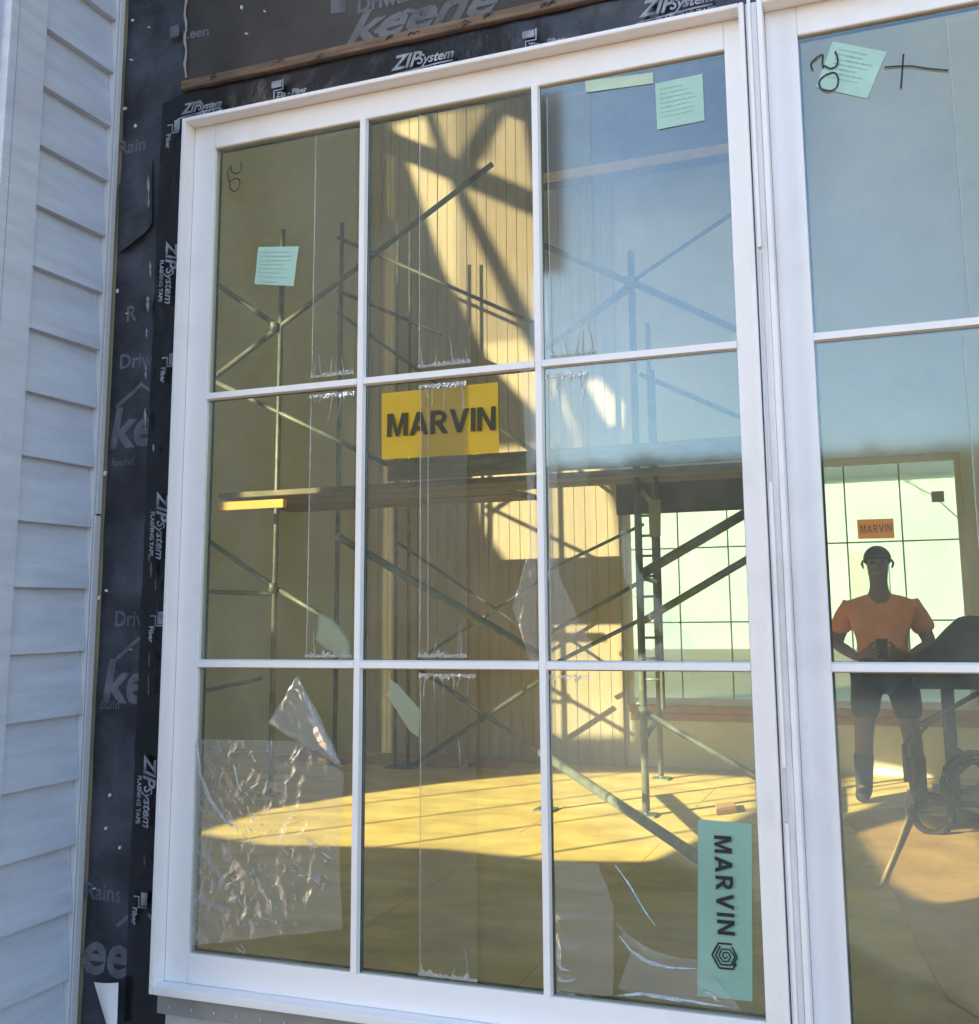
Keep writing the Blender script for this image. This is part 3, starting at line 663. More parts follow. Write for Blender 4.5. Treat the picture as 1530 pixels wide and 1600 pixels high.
ribbon(lg, hx(lambda k: 0.0165 - 0.014 * k / 720, 30, 720), 0.0026); ribbon(lg, hx(lambda k: 0.0225, -50 + 360, 420), 0.003)
lg.build('spiral_logo', 'ink_black', t)
lines(t, q, [(0.885, 0.15, 0.8), (0.90, 0.1, 0.85)], 0.002)
t, q = sticker('tilted mint sticker at the top of the right hand window', ((1301, 65), (1386, 81), (1355, 154), (1275, 136)), 'sticker_mint')
lines(t, q, [(0.14 + 0.1 * i, 0.15, random.uniform(.6, .9)) for i in range(7)], 0.002)
def marker(pane, strokes, w=0.0038, m='ink_black'):
    mb = MB()
    for s in strokes:
        pts = []
        for i in range(len(s) - 1):
            for k_ in range(4):
                p0 = s[max(i - 1, 0)]; p1 = s[i]; p2 = s[i + 1]; p3 = s[min(i + 2, len(s) - 1)]; tt = k_ / 4
                pts.append([0.5 * (2 * p1[j] + (p2[j] - p0[j]) * tt + (2 * p0[j] - 5 * p1[j] + 4 * p2[j] - p3[j]) * tt ** 2 + (3 * p1[j] - p0[j] - 3 * p2[j] + p3[j]) * tt ** 3) for j in (0, 1)])
        pts.append(s[-1]); ribbon(mb, [at(x, y, SY - 0.0019) for x, y in pts], w)
    mb.build('marker_writing', m, pane)
marker(panes2[0], [[(1270, 110), (1268, 98), (1285, 85), (1285, 97), (1287, 107)], [(1305, 80), (1309, 92), (1307, 103), (1297, 107), (1288, 102)],
                   [(1302, 113), (1289, 118), (1280, 128), (1284, 139), (1296, 142), (1307, 137), (1310, 124), (1305, 114), (1298, 114)],
                   [(1412, 84), (1410, 110), (1408, 138)], [(1382, 105), (1420, 103), (1450, 107), (1482, 110)]])
marker(panes1[0], [[(357, 284), (356, 268), (360, 262)], [(376, 252), (377, 264), (371, 271), (362, 268), (361, 258)], [(359, 281), (359, 293), (366, 299), (374, 292), (374, 281), (366, 279), (359, 284)]], 0.003)

# ------------------------------------------------------------------ protective film on the glass
FY = 0.0055
PN = {(0, 0): 'top left', (0, 1): 'top middle', (0, 2): 'top right', (1, 0): 'middle left', (1, 1): 'centre', (1, 2): 'middle right', (2, 1): 'bottom middle'}
def film_strip(key, x0, x1, y0, y1, ends, where, lines_=()):
    """x0,x1 pixel edges at the middle height; y0,y1 top and bottom pixels; ends: which ends are crinkled"""
    ym = (y0 + y1) / 2; X0, X1 = at(x0, ym, FY).x, at(x1, ym, FY).x; Z1, Z0 = at((x0 + x1) / 2, y0, FY).z, at((x0 + x1) / 2, y1, FY).z
    t = thing('film_strip', 'clear protective film strip on the ' + where, 'film', ((X0 + X1) / 2, 0, Z0), 'clear film strips on the panes')
    MB().quad((X0, FY, Z0), (X1, FY, Z0), (X1, FY, Z1), (X0, FY, Z1)).build('film_sheet', 'tape_film', t, fix=False)
    e = MB()
    for xx in [X0] + [X0 + (X1 - X0) * l for l in lines_]:
        n = 24
        for j in range(n):
            za, zb_ = Z0 + (Z1 - Z0) * j / n, Z0 + (Z1 - Z0) * (j + 1) / n
            wa = 0.0009 + 0.0006 * noise.noise(Vector((xx * 50, 1, za * 9)))
            e.hexa([(xx - wa, FY, za), (xx + wa, FY, za), (xx + wa, FY - 0.0012, za), (xx - wa, FY - 0.0012, za), (xx - wa, FY, zb_), (xx + wa, FY, zb_), (xx + wa, FY - 0.0012, zb_), (xx - wa, FY - 0.0012, zb_)])
    e.build('film_edge', 'bright_film', t)
    for end in ends:
        cr = MB()
        zE = Z0 if end == 'b' else Z1; sg = 1 if end == 'b' else -1
        n = random.randint(3, 6)
        for j in range(n):
            x = X0 + (X1 - X0) * (j + 0.15 + 0.7 * random.random()) / n; hgt = random.uniform(0.018, 0.085); w_ = random.uniform(0.0008, 0.0024); lean = random.uniform(-.014, .010)
            prev = None
            for i in range(7):
                f_ = i / 6; ww = w_ * (1 - f_) ** 0.6 + 0.0003; c = Vector((x + lean * f_ + 0.0012 * math.sin(f_ * 9 + j), FY - 0.0006, zE + sg * hgt * f_))
                cur = (c - Vector((ww, 0, 0)), c + Vector((0, -0.0025 * (1 - f_), 0)), c + Vector((ww, 0, 0)))
                if prev:
                    cr.quad(prev[0], prev[1], cur[1], cur[0]); cr.quad(prev[1], prev[2], cur[2], cur[1])
                prev = cur
        # crumpled hem along the bar
        def hem(u, v): return (X0 - 0.004 + u * (X1 - X0 + 0.004), FY - 0.001 - 0.004 * abs(noise.noise(Vector((u * 14, v * 3, zE * 5)))), zE + sg * (v * 0.012 * (0.4 + abs(noise.noise(Vector((u * 11, 3, zE)))) * 1.6) + 0.001))
        cr.grid(hem, 30, 3)
        cr.build('film_crinkle', 'bright_film', t, fix=False)
film_strip((0, 0), 491, 556, 206, 588, 'b', 'top left pane')
film_strip((0, 1), 656, 735, 172, 572, 'b', 'top middle pane')
film_strip((0, 2), 858, 926, 145, 555, 'b', 'top right pane')
film_strip((1, 0), 483, 552, 614, 1028, 'tb', 'middle left pane')
film_strip((1, 1), 657, 730, 598, 1028, 'tb', 'centre pane', (0.17,))
film_strip((1, 2), 858, 922, 582, 1028, 't', 'middle right pane')
film_strip((2, 1), 657, 745, 1052, 1530, 'tb', 'bottom middle pane')
film_strip((2, 2), 862, 925, 1054, 1250, 't', 'bottom right pane')
film_strip((3, 0), 1497, 1560, 20, 492, '', 'right hand window top')
film_strip((3, 1), 1524, 1560, 520, 1030, '', 'right hand window middle')

def torn(label, left, right, m, amp=0.007, nu=60, nv=90, freq=9, seed=0, Y=0.002, ax=1.0):
    """film between two pixel polylines (same count), crumpled"""
    t = None
    def lerp(pl, v):
        s = v * (len(pl) - 1); i = min(int(s), len(pl) - 2); f_ = s - i
        return (pl[i][0] * (1 - f_) + pl[i + 1][0] * f_, pl[i][1] * (1 - f_) + pl[i + 1][1] * f_)
    c = at(*lerp(left, 0.5), 0)
    def mask(P): return max(0.12, min(1, .30 + 1.6 * noise.noise(Vector((P.x * 5, seed + 9, P.z * 5)))))
    t = thing('torn_film', label, 'film', c)
    def fn(u, v):
        a, b = lerp(left, v), lerp(right, v); x = a[0] * (1 - u) + b[0] * u; y = a[1] * (1 - u) + b[1] * u
        x += 2.2 * noise.noise(Vector((v * 7, seed, 1))) * u; y += 3 * noise.noise(Vector((u * 6, seed, 3))) * (1 if v > .5 else .4)
        P = at(x, y, 0)
        n1 = noise.noise(Vector((P.x * freq * 1.5 * ax + P.z * freq * .7 * ax, seed, P.z * freq * (2 - ax)))); n2 = noise.noise(Vector((P.x * freq * 4 * ax - P.z * 8, seed + 5, P.z * freq * 3)))
        d = (amp * max(0, 1 - abs(n1) * 4.5) * 0.6 + amp * 0.5 * max(0, 1 - abs(n2) * 2.6)) * mask(P)
        rim = min(u, 1 - u, v, 1 - v) * 6
        return (P.x, Y - max(-0.001, d) * min(1, 0.35 + rim) * 0.9, P.z)
    MB().grid(fn, nu, nv).build('film_sheet', m, t, smooth=True, fix=False)
    return t
torn('crumpled clear film hanging over the bottom left pane',
     [(306, 1155), (303, 1260), (299, 1380), (296, 1478)], [(472, 1158), (538, 1210), (530, 1330), (534, 1452), (520, 1506)][:4], 'clear_film', 0.0065, 90, 130, 7, 1)
gt = [o for o in col.objects if o.get('label') == 'crumpled clear film hanging over the bottom left pane'][0]
gm = MB(); rg = random.Random(12)
for i in range(70):
    cx_, cy_ = rg.choice([(350, 1190, 25, 30), (440, 1340, 60, 40), (470, 1400, 45, 45), (500, 1340, 20, 60), (380, 1400, 50, 50), (420, 1440, 60, 30), (410, 1240, 40, 60)])[:2]
    x = cx_ + rg.gauss(0, 26); y = cy_ + rg.gauss(0, 30)
    if not (305 < x < 530 and 1165 < y < 1485): continue
    a = rg.gauss(1.0, .5); L = rg.uniform(.004, .020); w_ = rg.uniform(.0006, .0022); p = at(x, y, -.003); prev = None
    for j in range(6):
        t_ = j / 5; k_ = w_ * math.sin(math.pi * (t_ * .9 + .05)); q = p + Vector((math.cos(a) * L * (t_ - .5) * 1.3, 0, -math.sin(a) * L * (t_ - .5) * 1.3)) + Vector((.003 * math.sin(t_ * 5 + i), 0, 0))
        n_ = Vector((math.sin(a), 0, math.cos(a))) * k_; cur = (q - n_, q + Vector((0, -.0018, 0)), q + n_)
        if prev: gm.quad(prev[0], prev[1], cur[1], cur[0]); gm.quad(prev[1], prev[2], cur[2], cur[1])
        prev = cur
tag(gm.build('film_glint', 'bright_film', gt, smooth=True, fix=False), kind='stuff')
torn('folded bluish film corner sticking up in the bottom left pane',
     [(463, 1057), (440, 1095), (419, 1130)], [(466, 1057), (500, 1120), (536, 1200)], 'blue_film', 0.004, 30, 40, 10, 3, 0.0)
torn('rumpled clear film at the bottom left corner of the bottom right pane',
     [(866, 1345), (868, 1420), (870, 1500), (871, 1552)], [(935, 1350), (958, 1415), (958, 1500), (958, 1558)], 'clear_film', 0.016, 60, 120, 9, 6, 0.003, 0.35)
torn('twisted fold of clear film along the bottom of the bottom right pane',
     [(962, 1440), (985, 1490), (965, 1545)], [(1012, 1495), (1092, 1500), (1160, 1580)], 'clear_film', 0.013, 80, 60, 10, 11, 0.003, 0.45)
torn('puckered film along the right edge of the centre pane',
     [(812, 560), (822, 720), (826, 860), (800, 950), (828, 1032)], [(834, 586), (834, 720), (837, 860), (838, 950), (840, 1032)], 'clear_film', 0.007, 14, 120, 9, 21)
torn('puckered film along the left edge of the middle right pane',
     [(853, 700), (855, 800), (856, 900), (858, 1030)], [(872, 690), (868, 800), (874, 900), (935, 1034)], 'clear_film', 0.007, 18, 120, 9, 31)
torn('loose film streamer sweeping down the middle right pane',
     [(968, 830), (975, 900), (1000, 950), (1040, 1000), (985, 1034)], [(978, 826), (1000, 896), (1030, 940), (1090, 1005), (1060, 1034)], 'clear_film', 0.008, 20, 60, 10, 41)
# curled folds with a white sheen
def fold(label, pts, w, m='bright_film'):
    t = thing('film_fold', label, 'film', at(*pts[0], 0)); mb = MB(); n = len(pts); P = []
    for i in range((n - 1) * 5 + 1):
        s = i / 5; k_ = min(int(s), n - 2); f_ = s - k_
        P.append(at(pts[k_][0] * (1 - f_) + pts[k_ + 1][0] * f_, pts[k_][1] * (1 - f_) + pts[k_ + 1][1] * f_, -0.001))
    for i in range(len(P) - 1):
        d = (P[i + 1] - P[i]).normalized(); q = Vector((-d.z, 0, d.x))
        a = w * math.sin(math.pi * (i + .3) / len(P)) ** .6 * (1 + .5 * noise.noise(Vector((i * .7, 3, w * 90)))); b = w * math.sin(math.pi * min(.99, (i + 1.3) / len(P))) ** .6 * (1 + .5 * noise.noise(Vector(((i + 1) * .7, 3, w * 90))))
        mb.quad(P[i] - q * a, P[i] + Vector((0, -0.004, 0)), P[i + 1] + Vector((0, -0.004, 0)), P[i + 1] - q * b)
        mb.quad(P[i] + Vector((0, -0.004, 0)), P[i] + q * a * .5, P[i + 1] + q * b * .5, P[i + 1] + Vector((0, -0.004, 0)))
    mb.build('film_sheet', m, t, smooth=True, fix=False)
fold('bluish turned over facet of the film corner in the bottom left pane', [(474, 1078), (490, 1120), (506, 1155), (530, 1192)], 0.016, 'blue_film')
fold('curved pinkish film roll at the bottom of the bottom right pane', [(968, 1462), (985, 1485), (1012, 1502), (1045, 1512), (1088, 1514)], 0.0055)
fold('long flat film roll along the bottom edge of the bottom right pane', [(960, 1556), (1000, 1552), (1040, 1558), (1090, 1566), (1140, 1574)], 0.005)
fold('shiny curled film edge at the left of the bottom left pane', [(308, 1160), (314, 1210), (330, 1250), (352, 1282), (366, 1290)], 0.006)
fold('long pale film crease in the bottom right pane', [(962, 1352), (985, 1385), (1005, 1420), (1024, 1446)], 0.004)
fold('short film crease near the top of the bottom middle pane', [(716, 1150), (719, 1180), (719, 1206)], 0.0025)
fold('thin film crease hanging in the bottom left pane', [(366, 1195), (372, 1225), (378, 1236)], 0.003)

# ------------------------------------------------------------------ inside: scaffolds
YA, YB = 4.85, 6.35
def tube_px(root, name, a, b, Y, r=0.021): MB().tube([at(*a, Y), at(*b, Y)], r, 8).build(name, 'scaffold_steel', root, smooth=True)
def post(root, x, y, Y, ztop, r=0.022):
    p = at(x, y, Y); MB().tube([(p.x, Y, 0.03), (p.x, Y, ztop)], r, 10).build('post', 'scaffold_steel', root, smooth=True)
    MB().box(p.x - 0.07, p.x + 0.07, Y - 0.07, Y + 0.07, 0.001, 0.012).tube([(p.x, Y, 0.012), (p.x, Y, 0.035)], 0.014, 8).build('base_plate', 'scaffold_steel', root)
    return p.x
s1 = thing('scaffold_tower', 'grey steel scaffold bay behind the left and middle columns of panes', 'scaffold', (-2.0, 5.5, 0), 'steel scaffold bays inside the room')
def tube2(root, a, Ya, b, Yb, r): MB().tube([at(*a, Ya), at(*b, Yb)], r, 8).build('brace', 'scaffold_steel', root, smooth=True)
xl0 = post(s1, 316, 800, YA, at(316, 380, YA).z); xl = post(s1, 432, 820, YA, at(437, 360, YA).z); post(s1, 528, 820, YB, at(525, 350, YB).z); post(s1, 619, 900, YB, at(619, 350, YB).z, 0.016); post(s1, 639, 900, YB, at(639, 350, YB).z, 0.016)
xm = post(s1, 846, 800, YA, at(846, 330, YA).z, 0.018)
def coup(root, x, y, Y):
    c = at(x, y, Y); MB().tube([c + Vector((0, -.03, -.035)), c + Vector((0, -.03, .035))], 0.032, 8).build('coupler', 'scaffold_steel', root, smooth=True)
for a, b, Y, r in [((316, 428), (437, 512), YA, .022), ((316, 604), (770, 256), YA, .022), ((316, 587), (619, 732), YA, .020),
                   ((316, 838), (430, 918), YA, .02), ((430, 918), (528, 977), YA, .02), ((316, 924), (432, 928), YA, .018), ((316, 1080), (410, 1060), YA, .016),
                   ((528, 838), (846, 1025), YA, .030), ((528, 454), (690, 522), YB, .018), ((528, 371), (846, 510), YB, .018), ((528, 488), (846, 716), YB, .017),
                   ((619, 846), (846, 1000), YB, .014), ((639, 1040), (846, 906), YB, .014), ((639, 1200), (846, 1062), YB, .02), ((639, 1034), (846, 1178), YB, .02)]:
    tube_px(s1, 'brace', a, b, Y, r)
for q in ((432, 512), (430, 918)): coup(s1, *q, YA)
s2 = thing('scaffold_tower', 'dark steel scaffold bay in front of the far window', 'scaffold', (0.1, 5.5, 0), 'steel scaffold bays inside the room')
xr = post(s2, 1006, 1130, YA, at(985, 393, YA).z, 0.026); xr2 = post(s2, 1030, 1100, YB, at(1010, 505, YB).z, 0.022)
post(s2, 1213, 900, YA, at(1205, 270, YA).z)
for a, b, Y, r in [((1006, 895), (1213, 774), YA, .034), ((1006, 970), (1213, 847), YA, .026), ((985, 442), (846, 382), YA, .024), ((985, 444), (846, 550), YA, .018), ((985, 452), (846, 549), YA + .1, .018),
                   ((985, 442), (1213, 287), YA, .016), ((985, 440), (1213, 543), YA, .026), ((1000, 585), (1213, 676), YA, .018), ((1006, 1112), (1213, 1233), YA, .022),
                   ((848, 895), (1006, 819), YB, .014), ((848, 996), (1006, 906), YB, .018), ((848, 1046), (1006, 966), YB, .018)]:
    tube_px(s2, 'brace', a, b, Y, r)
tube2(s2, (846, 1176), YA, (1106, 1350), 3.15, .030)
for q in ((985, 442), (1006, 895), (1006, 1112)): coup(s2, *q, YA)
p0 = at(1006, 900, YA)
for i in range(9):
    z = 0.9 + i * 0.14
    MB().tube([(xr, YA, z), (at(1030, 900, YA).x, YA, z)], 0.010, 6).build('rung', 'scaffold_steel', s2, smooth=True)
MB().tube([(at(1030, 900, YA).x, YA, 0.7), (at(1030, 900, YA).x, YA, 3.05)], 0.016, 8).build('ladder_rail', 'scaffold_steel', s2, smooth=True)
for z in (0.5, 1.6, 2.24):
    MB().tube([(xr, YA, z), (xr2, YB, z)], 0.02, 8).build('frame_rail', 'scaffold_steel', s2, smooth=True)
# planks across the bays, each a thing of its own
zp = 2.29
xp0 = at(346, 760, YA).x
pk = ['worn grey scaffold plank nearest the front window', 'second scaffold plank back from the front window', 'third scaffold plank back from the front window', 'fourth scaffold plank back from the front window', 'rearmost scaffold plank nearest the far wall']
for i in range(5):
    y0 = YA - 0.15 + i * 0.25; dx = random.uniform(-.08, .05)
    o = MB().box(xp0 + dx + (0 if i else 0.05), (0.80 if i < 2 else -1.15) + dx, y0, y0 + 0.235, zp + random.uniform(0, .006), zp + 0.045).build('scaffold_plank', 'plank_wood', bevel=0.004)
    tag(o, pk[i], 'plank', 'planks on the scaffold')
MB_ = MB().box(at(347, 778, YA - .2).x, at(448, 795, YA - .2).x, YA - 0.25, YA - 0.20, at(400, 796, YA - .2).z, at(400, 783, YA - .2).z)
tag(MB_.build('timber_ledger', 'yellow_wood', bevel=0.003), 'short yellow timber under the left end of the planks', 'timber')
o = MB().box(-1.9, 0.78, YA - 0.21, YA - 0.17, 2.345, 2.50).build('toe_board', 'plank_wood', bevel=0.003)
tag(o, 'long toe board standing on the front edge of the planks', 'toe board')
a, b = at(962, 745, YF - .3), at(1222, 793, YF - .3)
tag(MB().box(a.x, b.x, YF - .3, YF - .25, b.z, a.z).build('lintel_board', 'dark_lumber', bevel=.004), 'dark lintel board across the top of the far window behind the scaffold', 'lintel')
gp = thing('hanging_tag', 'green grey tag hung on the scaffold ladder', 'tag', at(1023, 780, YA - .05))
a, b, c, d = [at(x, y, YA - .05) for x, y in ((1013, 782), (1032, 780), (1032, 838), (1015, 840))]
MB().prism([a, b, c, d], (0, 0.012, 0)).build('panel', 'sticker_grey', gp)
for lb, pq in (('pale green film scrap at the bottom of the middle left pane', ((497, 956), (520, 966), (548, 1003), (549, 1028), (534, 1029), (505, 1012), (492, 1000), (496, 978))),
               ('pale green film scrap at the top left of the bottom middle pane', ((608, 1060), (622, 1070), (657, 1110), (654, 1152), (640, 1142), (616, 1104), (604, 1086), (610, 1076)))):
    q = [at(x, y, 0.006) for x, y in pq]; gs = thing('film_scrap', lb, 'film scrap', q[0])
    mb = MB(); c = sum(q, Vector()) / len(q); c.y -= .004
    for i in range(len(q)): mb.ngon([q[i], q[(i + 1) % len(q)], c])
    mb.build('sheet', 'pale_sheet', gs, smooth=True, fix=False)
# far window stickers
fs = thing('window_sticker', 'orange sticker on the far window behind the person', 'sticker', at(1368, 826, YF + .07))
q = [at(x, y, YF + 0.075) for x, y in ((1339, 812), (1396, 810), (1398, 841), (1341, 842))]; MB().prism(q, (0, 0.002, 0)).build('sheet', 'orange_glow', fs)
heavy('MARVIN', at(1369, 826, YF + 0.072), 0.07, 'raw_wood', fs, sx=.68)
fs = thing('window_sticker', 'small grey sticker on the far window', 'sticker', at(1465, 776, YF + .07))
q = [at(x, y, YF + 0.075) for x, y in ((1455, 768), (1475, 767), (1476, 784), (1456, 785))]; MB().prism(q, (0, 0.002, 0)).build('sheet', 'sticker_grey', fs)

# brown sheet painting the mirrored sunlit ground; cardboard scrap
pp = thing('lit_ground_sheet', 'brown sheet on the floor at the right standing in for mirrored sunlit ground', 'painted light', fl(1480, 1450, 0.002))
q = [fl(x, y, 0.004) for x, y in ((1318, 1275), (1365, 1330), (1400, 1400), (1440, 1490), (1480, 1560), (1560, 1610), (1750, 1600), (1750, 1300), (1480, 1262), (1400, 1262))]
MB().prism(q, (0, 0, 0.0015)).build('sheet', 'lit_ground_sheet', pp)
cb = thing('cardboard_scrap', 'small brown cardboard scrap on the sunlit floor', 'cardboard', fl(1134, 1268))
q = [fl(x, y, 0.002) for x, y in ((1118, 1262), (1148, 1259), (1152, 1270), (1120, 1274))]
MB().prism(q, (0, 0, 0.03)).build('scrap', 'cardboard', cb, bevel=0.004)
# drywall stack and low lumber at the far wall
ls = thing('lumber_pile', 'low pile of reddish lumber on the floor by the far wall', 'lumber', (-3.2, YF - 0.3, 0))
for i in range(5):
    MB().box(-3.9 + random.uniform(-.1, .1), -1.9 + random.uniform(-.2, .2), YF - 0.55 + 0.095 * i, YF - 0.465 + 0.095 * i, 0.002, 0.042).build('stud', 'sill_wood', ls, bevel=0.003)

# ------------------------------------------------------------------ person
PO = fl(1394, 1253); PO.z = 0
H = 1.93
person = thing('person', 'person in orange t-shirt and dark shorts standing in front of the far window', 'person', PO)
def skin_mesh(name, verts, edges, rad, m, parent, root=0, sub=2, loc=None):
    me = bpy.data.meshes.new(name); me.from_pydata(verts, edges, []); o = bpy.data.objects.new(name, me); col.objects.link(o)
    o.modifiers.new('s', 'SKIN'); o.modifiers.new('u', 'SUBSURF').levels = sub; o.modifiers['u'].render_levels = sub
    for i, r in enumerate(rad):
        sv = me.skin_vertices[0].data[i]; sv.radius = (r, r) if not isinstance(r, tuple) else r; sv.use_root = (i == root)
    bpy.context.view_layer.update()
    m2 = bpy.data.meshes.new_from_object(o.evaluated_get(bpy.context.evaluated_depsgraph_get()))
    bpy.data.objects.remove(o); m2.name = name
    for p in m2.polygons: p.use_smooth = True
    m2.materials.clear(); m2.materials.append(MATS[m])
    r = link(name, m2, parent); r.location = (0, 0, 0); return r
J = dict(pel=(0, 0, .96), wai=(0, 0, 1.10), che=(0, 0, 1.34), neb=(0, .01, 1.53), nek=(0, 0, 1.60), hea=(0, -.015, 1.70), top=(0, -.005, 1.83))
V = []; Ed = []; Rd = []
def jv(p, r): V.append(p); Rd.append(r); return len(V) - 1
pel = jv((0, 0, .98), .15); wai = jv((0, -.005, 1.12), .145); che = jv((0, 0, 1.36), .145); neb = jv((0, .01, 1.54), .075); nek = jv((0, 0, 1.62), .060); jaw = jv((0, -.022, 1.70), .072); hea = jv((0, -.01, 1.80), (.084, .098)); top = jv((0, 0, 1.875), .06)
Ed += [(pel, wai), (wai, che), (che, neb), (neb, nek), (nek, jaw), (jaw, hea), (hea, top)]
HANDS = []
for s in (-1, 1):
    hip = jv((s * .11, 0, .90), .105); kn = jv((s * .155, -.02, .50), .068); cal = jv((s * .165, .01, .34), .066); an = jv((s * .175, .01, .09), .045); toe = jv((s * .19, -.14, .035), .04)
    Ed += [(pel, hip), (hip, kn), (kn, cal), (cal, an), (an, toe)]
    sh = jv((s * .205, 0, 1.445), .058); el = jv((s * .315, .02, 1.17), .052); wr = jv((s * .165, -.25, 1.08), .034); pm = jv((s * .09, -.30, 1.11), .036)
    Ed += [(che, sh), (sh, el), (el, wr), (wr, pm)]
    for k_, (dx, dz, l) in enumerate(((-.0, .038, .075), (-.0, .014, .085), (0, -.010, .082), (0, -.032, .066))):
        f1 = jv((s * (.055), -.325, 1.115 + dz), .0105); f2 = jv((s * (.055 - l * .5), -.335, 1.118 + dz * .9), .0095); Ed += [(pm, f1), (f1, f2)]
    th = jv((s * .075, -.30, 1.165), .012); t2 = jv((s * .045, -.31, 1.195), .0105); Ed += [(pm, th), (th, t2)]
body = skin_mesh('body', V, Ed, Rd, 'skin', person, 0)
# face
MB().tube([(0, -.105, 1.775), (0, -.128, 1.742), (0, -.112, 1.735)], [.010, .016, .010], 8).build('nose', 'skin', person, smooth=True).location = (0, 0, 0)
for s in (-1, 1):
    MB().tube([(s * .034 - .012, -.098, 1.785), (s * .034 + .012, -.098, 1.785)], .008, 8).build('eye', 'ink_black', person, smooth=True).location = (0, 0, 0)
    MB().tube([(s * .097, 0, 1.81), (s * .105, .01, 1.78), (s * .095, 0, 1.745)], [.006, .010, .006], 8).build('ear', 'skin', person, smooth=True).location = (0, 0, 0)
MB().tube([(-.025, -.094, 1.705), (0, -.099, 1.703), (.025, -.094, 1.705)], .005, 6).build('mouth', 'sill_wood', person, smooth=True).location = (0, 0, 0)
def cap(u, v):
    a = u * 2 * math.pi; p = v * math.pi * 0.52; r = .103
    return (r * math.sin(p) * math.cos(a) * .92, .005 + r * 1.12 * math.sin(p) * math.sin(a), 1.815 + r * 1.02 * math.cos(p) + (-.055 * v * max(0, math.sin(a))))
MB().grid(cap, 24, 10).build('hair', 'dark_hair', person, smooth=True).location = (0, 0, 0)
V = []; Rd = []; Ed = []
a0 = jv((0, 0, .99), (.185, .15)); a1 = jv((0, -.005, 1.14), (.175, .15)); a2 = jv((0, 0, 1.37), (.195, .165)); a3 = jv((0, .012, 1.555), .085); Ed += [(a0, a1), (a1, a2), (a2, a3)]
for s in (-1, 1):
    t4 = jv((s * .10, .01, 1.515), .085); Ed += [(a2, t4)]; b = jv((s * .215, .005, 1.445), .088); c = jv((s * .30, .015, 1.24), .078); Ed += [(a2, b), (b, c)]
shirt = skin_mesh('shirt', V, Ed, Rd, 'orange_shirt', person, 0, 3)
for v in shirt.data.vertices:
    f_ = noise.noise(Vector((v.co.x * 7 + v.co.z * 5, v.co.y * 6, v.co.z * 9))) * .014 + noise.noise(Vector((v.co.x * 15, v.co.y * 9 + v.co.z * 12, v.co.z * 6))) * .008
    v.co += v.normal * f_
V = []; Rd = []; Ed = []
a0 = jv((0, 0, 1.0), (.17, .145)); Ed = []
for s in (-1, 1):
    b = jv((s * .115, 0, .90), .125); c = jv((s * .15, -.015, .58), .098); Ed += [(a0, b), (b, c)]
skin_mesh('shorts', V, Ed, Rd, 'dark_shorts', person, 0)
for s in (-1, 1):
    V = []; Rd = []; Ed = []
    b = jv((s * .165, .008, .38), .078); c = jv((s * .172, .012, .2), .066); d = jv((s * .176, .01, .07), .06); e = jv((s * .19, -.15, .045), .048); Ed = [(b, c), (c, d), (d, e)]
    skin_mesh('boot', V, Ed, Rd, 'dark_boots', person, 0)
ph = MB().box(-.04, .04, -.345, -.335, 1.01, 1.15).build('phone', 'ink_black', bevel=0.003)
ph.location = PO; tag(ph, 'dark phone held in both hands by the person in orange', 'phone')
tp_ = MB().box(.15, .23, -.16, -.10, .98, 1.07).build('tool_pouch', 'yellow_wood', person, bevel=0.01); tp_.location = (0, 0, 0)

person.scale = (1.04, 1.02, 0.945)
# ------------------------------------------------------------------ cart with tarp heap at the right
CO = fl(1500, 1290); CO.z = 0
ct = thing('tool_cart', 'dark steel cart with tubular legs and curved handles by the right edge', 'cart', CO)
def CB(x0, x1, y0, y1, z0, z1): return MB().box(CO.x + x0, CO.x + x1, CO.y + y0, CO.y + y1, z0, z1)
def CT(pts, r): return MB().tube([(CO.x + p[0], CO.y + p[1], p[2]) for p in pts], r, 8)
CB(-.26, 1.0, -.3, .35, .93, .965).build('tray', 'cart_steel', ct, bevel=.006)
CB(-.22, .95, -.28, .33, .86, .93).build('apron', 'cart_steel', ct, bevel=.004)
for x, y in ((-.02, -.26), (-.02, .3), (.9, -.26), (.9, .3)): CT([(x, y, .08), (x, y, .86)], .030).build('leg', 'cart_steel', ct, smooth=True)
CB(-.14, .95, -.28, .33, .16, .20).build('lower_shelf', 'cart_steel', ct, bevel=.004)
for k_ in range(2):
    CT([(-.30 + k_ * .05, -.30 - k_ * .02, .30), (-.30 + k_ * .05, -.32, .52), (-.22 + k_ * .05, -.33, .64), (-.05, -.33, .73), (.20, -.33, .88), (.45, -.33, 1.0)], .016).build('handle', 'cart_steel', ct, smooth=True)
for x in (-.16, .25, .8):
    pts = [(x + .11 * math.cos(a * math.pi / 8), -.33, .12 + .11 * math.sin(a * math.pi / 8)) for a in range(17)]
    w_ = CT(pts, .022).build('wheel', 'rubber', ct, smooth=True); CT([(x - .1, -.33, .12), (x + .1, -.33, .12)], .012).build('spoke', 'cart_steel', w_, smooth=True)
CT([(-.26, -.31, .14), (.5, -.31, .45)], .018).build('cross_tube', 'cart_steel', ct, smooth=True); CT([(.0, -.31, .5), (.6, -.31, .1)], .018).build('cross_tube', 'cart_steel', ct, smooth=True)
def heap(u, v):
    a = u * 2 * math.pi; r = v
    x = .36 + .62 * r * math.cos(a); y = .03 + .33 * r * math.sin(a)
    z = .967 + .34 * (1 - r ** 2.2) * (1 + .35 * noise.noise(Vector((x * 4, y * 4, 3)))) + .05 * (1 - r) * noise.noise(Vector((x * 13, y * 13, 1)))
    return (CO.x + x, CO.y + y, max(.967, z))
tag(MB().grid(heap, 40, 14).build('tarp_heap', 'dark_cloth', smooth=True), 'dark crumpled tarp heaped on the cart tray', 'tarp')
hz = []
